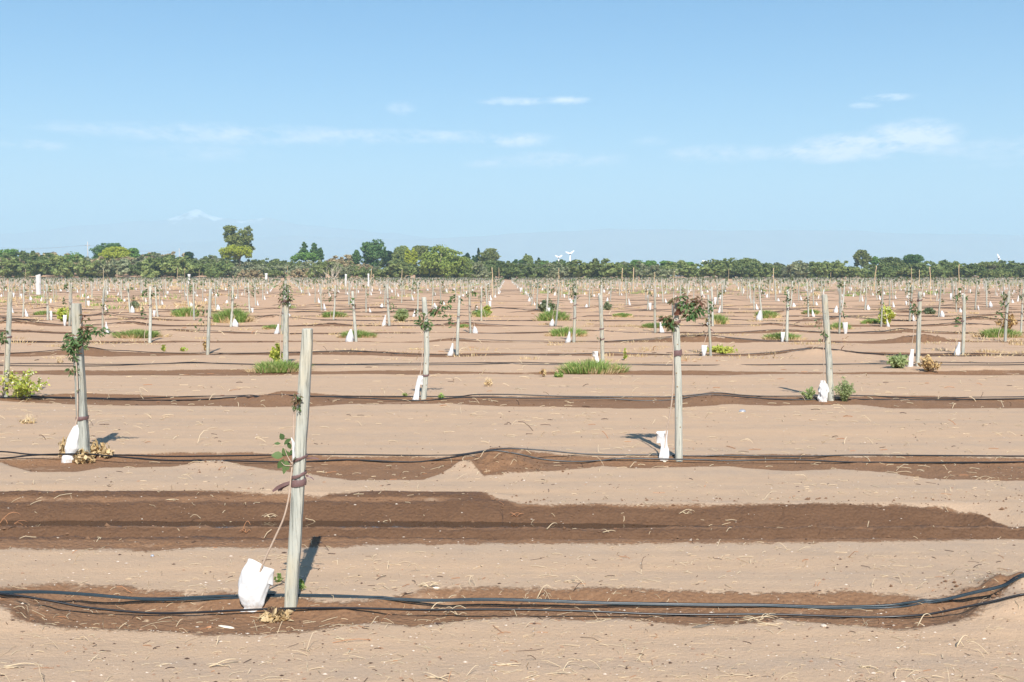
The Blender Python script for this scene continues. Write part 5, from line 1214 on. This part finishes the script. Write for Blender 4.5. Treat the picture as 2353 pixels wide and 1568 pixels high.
for px, pt, Y, hw, lb in ((201, 556, 520, 5.5, 'nearer concrete utility pole with crossarm, left of the dark round tree'), (411.5, 571, 740, 3.2, 'farther utility pole with crossarm, between the round tree and eucalyptus')):
    x, y, zt = W(px, pt, Y); g = Hs(x, y); zt -= g; e = empty('utility_pole', (x, y, g))
    m = MB(); m.tube([(0, 0, 0), (0, 0, zt * .5), (0, 0, zt)], [.24, .2, .14], 10); link('mast', m.mesh('mast', MT['concrete']), e)
    w = hw * Y / FPX * .85; m = MB(); m.tube([(-w, 0, zt - 1.8), (w, 0, zt - 1.8)], .10, 6); link('crossarm', m.mesh('crossarm', MT['concrete']), e)
    for k in (-.9, 0, .9): m = MB(); m.tube([(w * k, 0, zt - 1.7), (w * k, 0, zt - 1.35), (w * k, 0, zt - 1.2)], [.05, .12, .05], 7); link('insulator', m.mesh('insulator', MT['concrete']), e)
    tag(e, lb, 'utility pole', 'utility poles on the left skyline'); PW.append((x, y, g + zt - 1.5, w))
for k, lb in ((-.9, 'lower power line running left from the nearer utility pole'), (.9, 'upper power line running left from the nearer utility pole')):
    x, y, z, w = PW[0]; m = MB(); ex, ey, ez = W(-120, 561 if k > 0 else 567, 480)
    m.tube([(x + w * k + (ex - x) * t / 12 - x, y + (ey - y) * t / 12 - y, (ez - z) * t / 12 - 1.6 * math.sin(math.pi * t / 12)) for t in range(13)], .022, 4)
    m2 = MB(); x2, y2, z2, w2 = PW[1]; m.tube([(w * k + (x2 - x) * t / 10, (y2 - y) * t / 10, (z2 - z) * t / 10 - 1.5 * math.sin(math.pi * t / 10)) for t in range(11)], .022, 4)
    tag(link('power_line', m.mesh('power_line', MT['grey_metal']), None, (x, y, z)), lb, 'power line')

# ------------------------------------------------------------------ mountains
def mountains(name, prof, D, depth, mat, rough, seed):
    xs = np.linspace(-.66, .66, 420); px = CXP + xs * FPX; top = np.interp(px, [p[0] for p in prof], [p[1] for p in prof]); hz = (636 - top) / FPX * D * 1.0 + CAMZ
    hz = np.maximum(hz, 8) + rough * fbm(xs * 60, xs * 0 + seed, seed, 5)
    rows = 40; vs = []; fs = []
    for j in range(rows):
        t = j / (rows - 1); yy = D - depth * (1 - t) if t <= 1 else D
        s = t ** 1.4; rid = fbm(xs * 34 + 3 * np.sin(t * 3 + xs * 9), xs * 0 + t * 2.2, seed + 3, 5)
        z = hz * s * (1 + .55 * rid * (1 - t)) - 20 * (1 - t); X = xs * D * (yy / D * .5 + .5)
        X = xs * yy if False else xs * D
        # keep the crest where it is seen from the orchard
        vs += [(float(a), float(yy), float(b)) for a, b in zip(X, z)]
    n = len(xs)
    for j in range(rows - 1):
        for i in range(n - 1): a = j * n + i; fs.append((a, a + 1, a + n + 1, a + n))
    o = len(vs); vs += [(float(a * D), D + depth, -20.) for a in xs]
    for i in range(n - 1): a = (rows - 1) * n + i; fs.append((a, a + 1, o + i + 1, o + i))
    mb = MB(); mb.add(vs, fs); tag(link(name, mb.mesh(name, mat)), kind='structure')
def rock(name, snow=None, c=(.30, .275, .25)):
    m, nt, b, L = new_mat(name); g = nd(nt, 'ShaderNodeNewGeometry'); n = nd(nt, 'ShaderNodeTexNoise', i_Scale=.004, i_Detail=8, i_Roughness=.6); L(g.outputs['Position'], n.inputs[0])
    col = mixc(nt, n.outputs[0], tuple(k * .7 for k in c), tuple(k * 1.3 for k in c))
    if snow:
        s = nd(nt, 'ShaderNodeSeparateXYZ'); L(g.outputs['Position'], s.inputs[0]); n2 = nd(nt, 'ShaderNodeTexNoise', i_Scale=.006, i_Detail=6); L(g.outputs['Position'], n2.inputs[0])
        f = M_(nt, 'MULTIPLY', M_(nt, 'SUBTRACT', M_(nt, 'ADD', s.outputs[2], M_(nt, 'MULTIPLY', M_(nt, 'SUBTRACT', n2.outputs[0], .5), 420)), snow), .02, clamp=True); col = mixc(nt, f, col, (.9, .9, .9))
    L(col, b.inputs['Base Color']); b.inputs['Roughness'].default_value = .95; return m
mountains('hills', [(-600, 575), (0, 572), (200, 563), (330, 562), (470, 556), (588, 547), (680, 541), (760, 546), (900, 551), (1000, 549), (1100, 543), (1176, 537), (1280, 533), (1400, 526), (1440, 529), (1500, 528), (1600, 530), (1760, 531), (1900, 529), (1975, 530), (2020, 536), (2150, 538), (2353, 540), (2900, 548)], 12000, 2000, rock('hazy_rock'), 8, 5)
mountains('mountains', [(-600, 560), (-100, 545), (0, 540), (120, 528), (200, 518), (280, 512), (330, 506), (380, 508), (420, 498), (450, 483), (462, 480), (480, 492), (510, 502), (560, 505), (620, 500), (680, 512), (760, 525), (860, 533), (980, 545), (1300, 590), (2900, 610)], 14000, 1700, rock('snowy_rock', 700), 26, 9)

# ------------------------------------------------------------------ haze: the air between the camera and the far range
def haze():
    m = bpy.data.materials.new('haze_air'); m.use_nodes = True; nt = m.node_tree; nt.nodes.clear(); out = nt.nodes.new('ShaderNodeOutputMaterial'); v = nt.nodes.new('ShaderNodeVolumePrincipled')
    v.inputs['Color'].default_value = (.56, .83, 1.0, 1); v.inputs['Density'].default_value = 0.00018; v.inputs['Anisotropy'].default_value = 0.0
    nt.links.new(v.outputs[0], out.inputs['Volume'])
    x, y0, y1, z0, z1 = 12000, -3000, 17000, -25, 900
    vs = [(a, b, c) for c in (z0, z1) for b in (y0, y1) for a in (-x, x)]; fs = [(0, 2, 3, 1), (4, 5, 7, 6), (0, 1, 5, 4), (2, 6, 7, 3), (0, 4, 6, 2), (1, 3, 7, 5)]
    mb = MB(); mb.add(vs, fs); tag(link('haze', mb.mesh('haze', m, False)), kind='stuff')
haze()
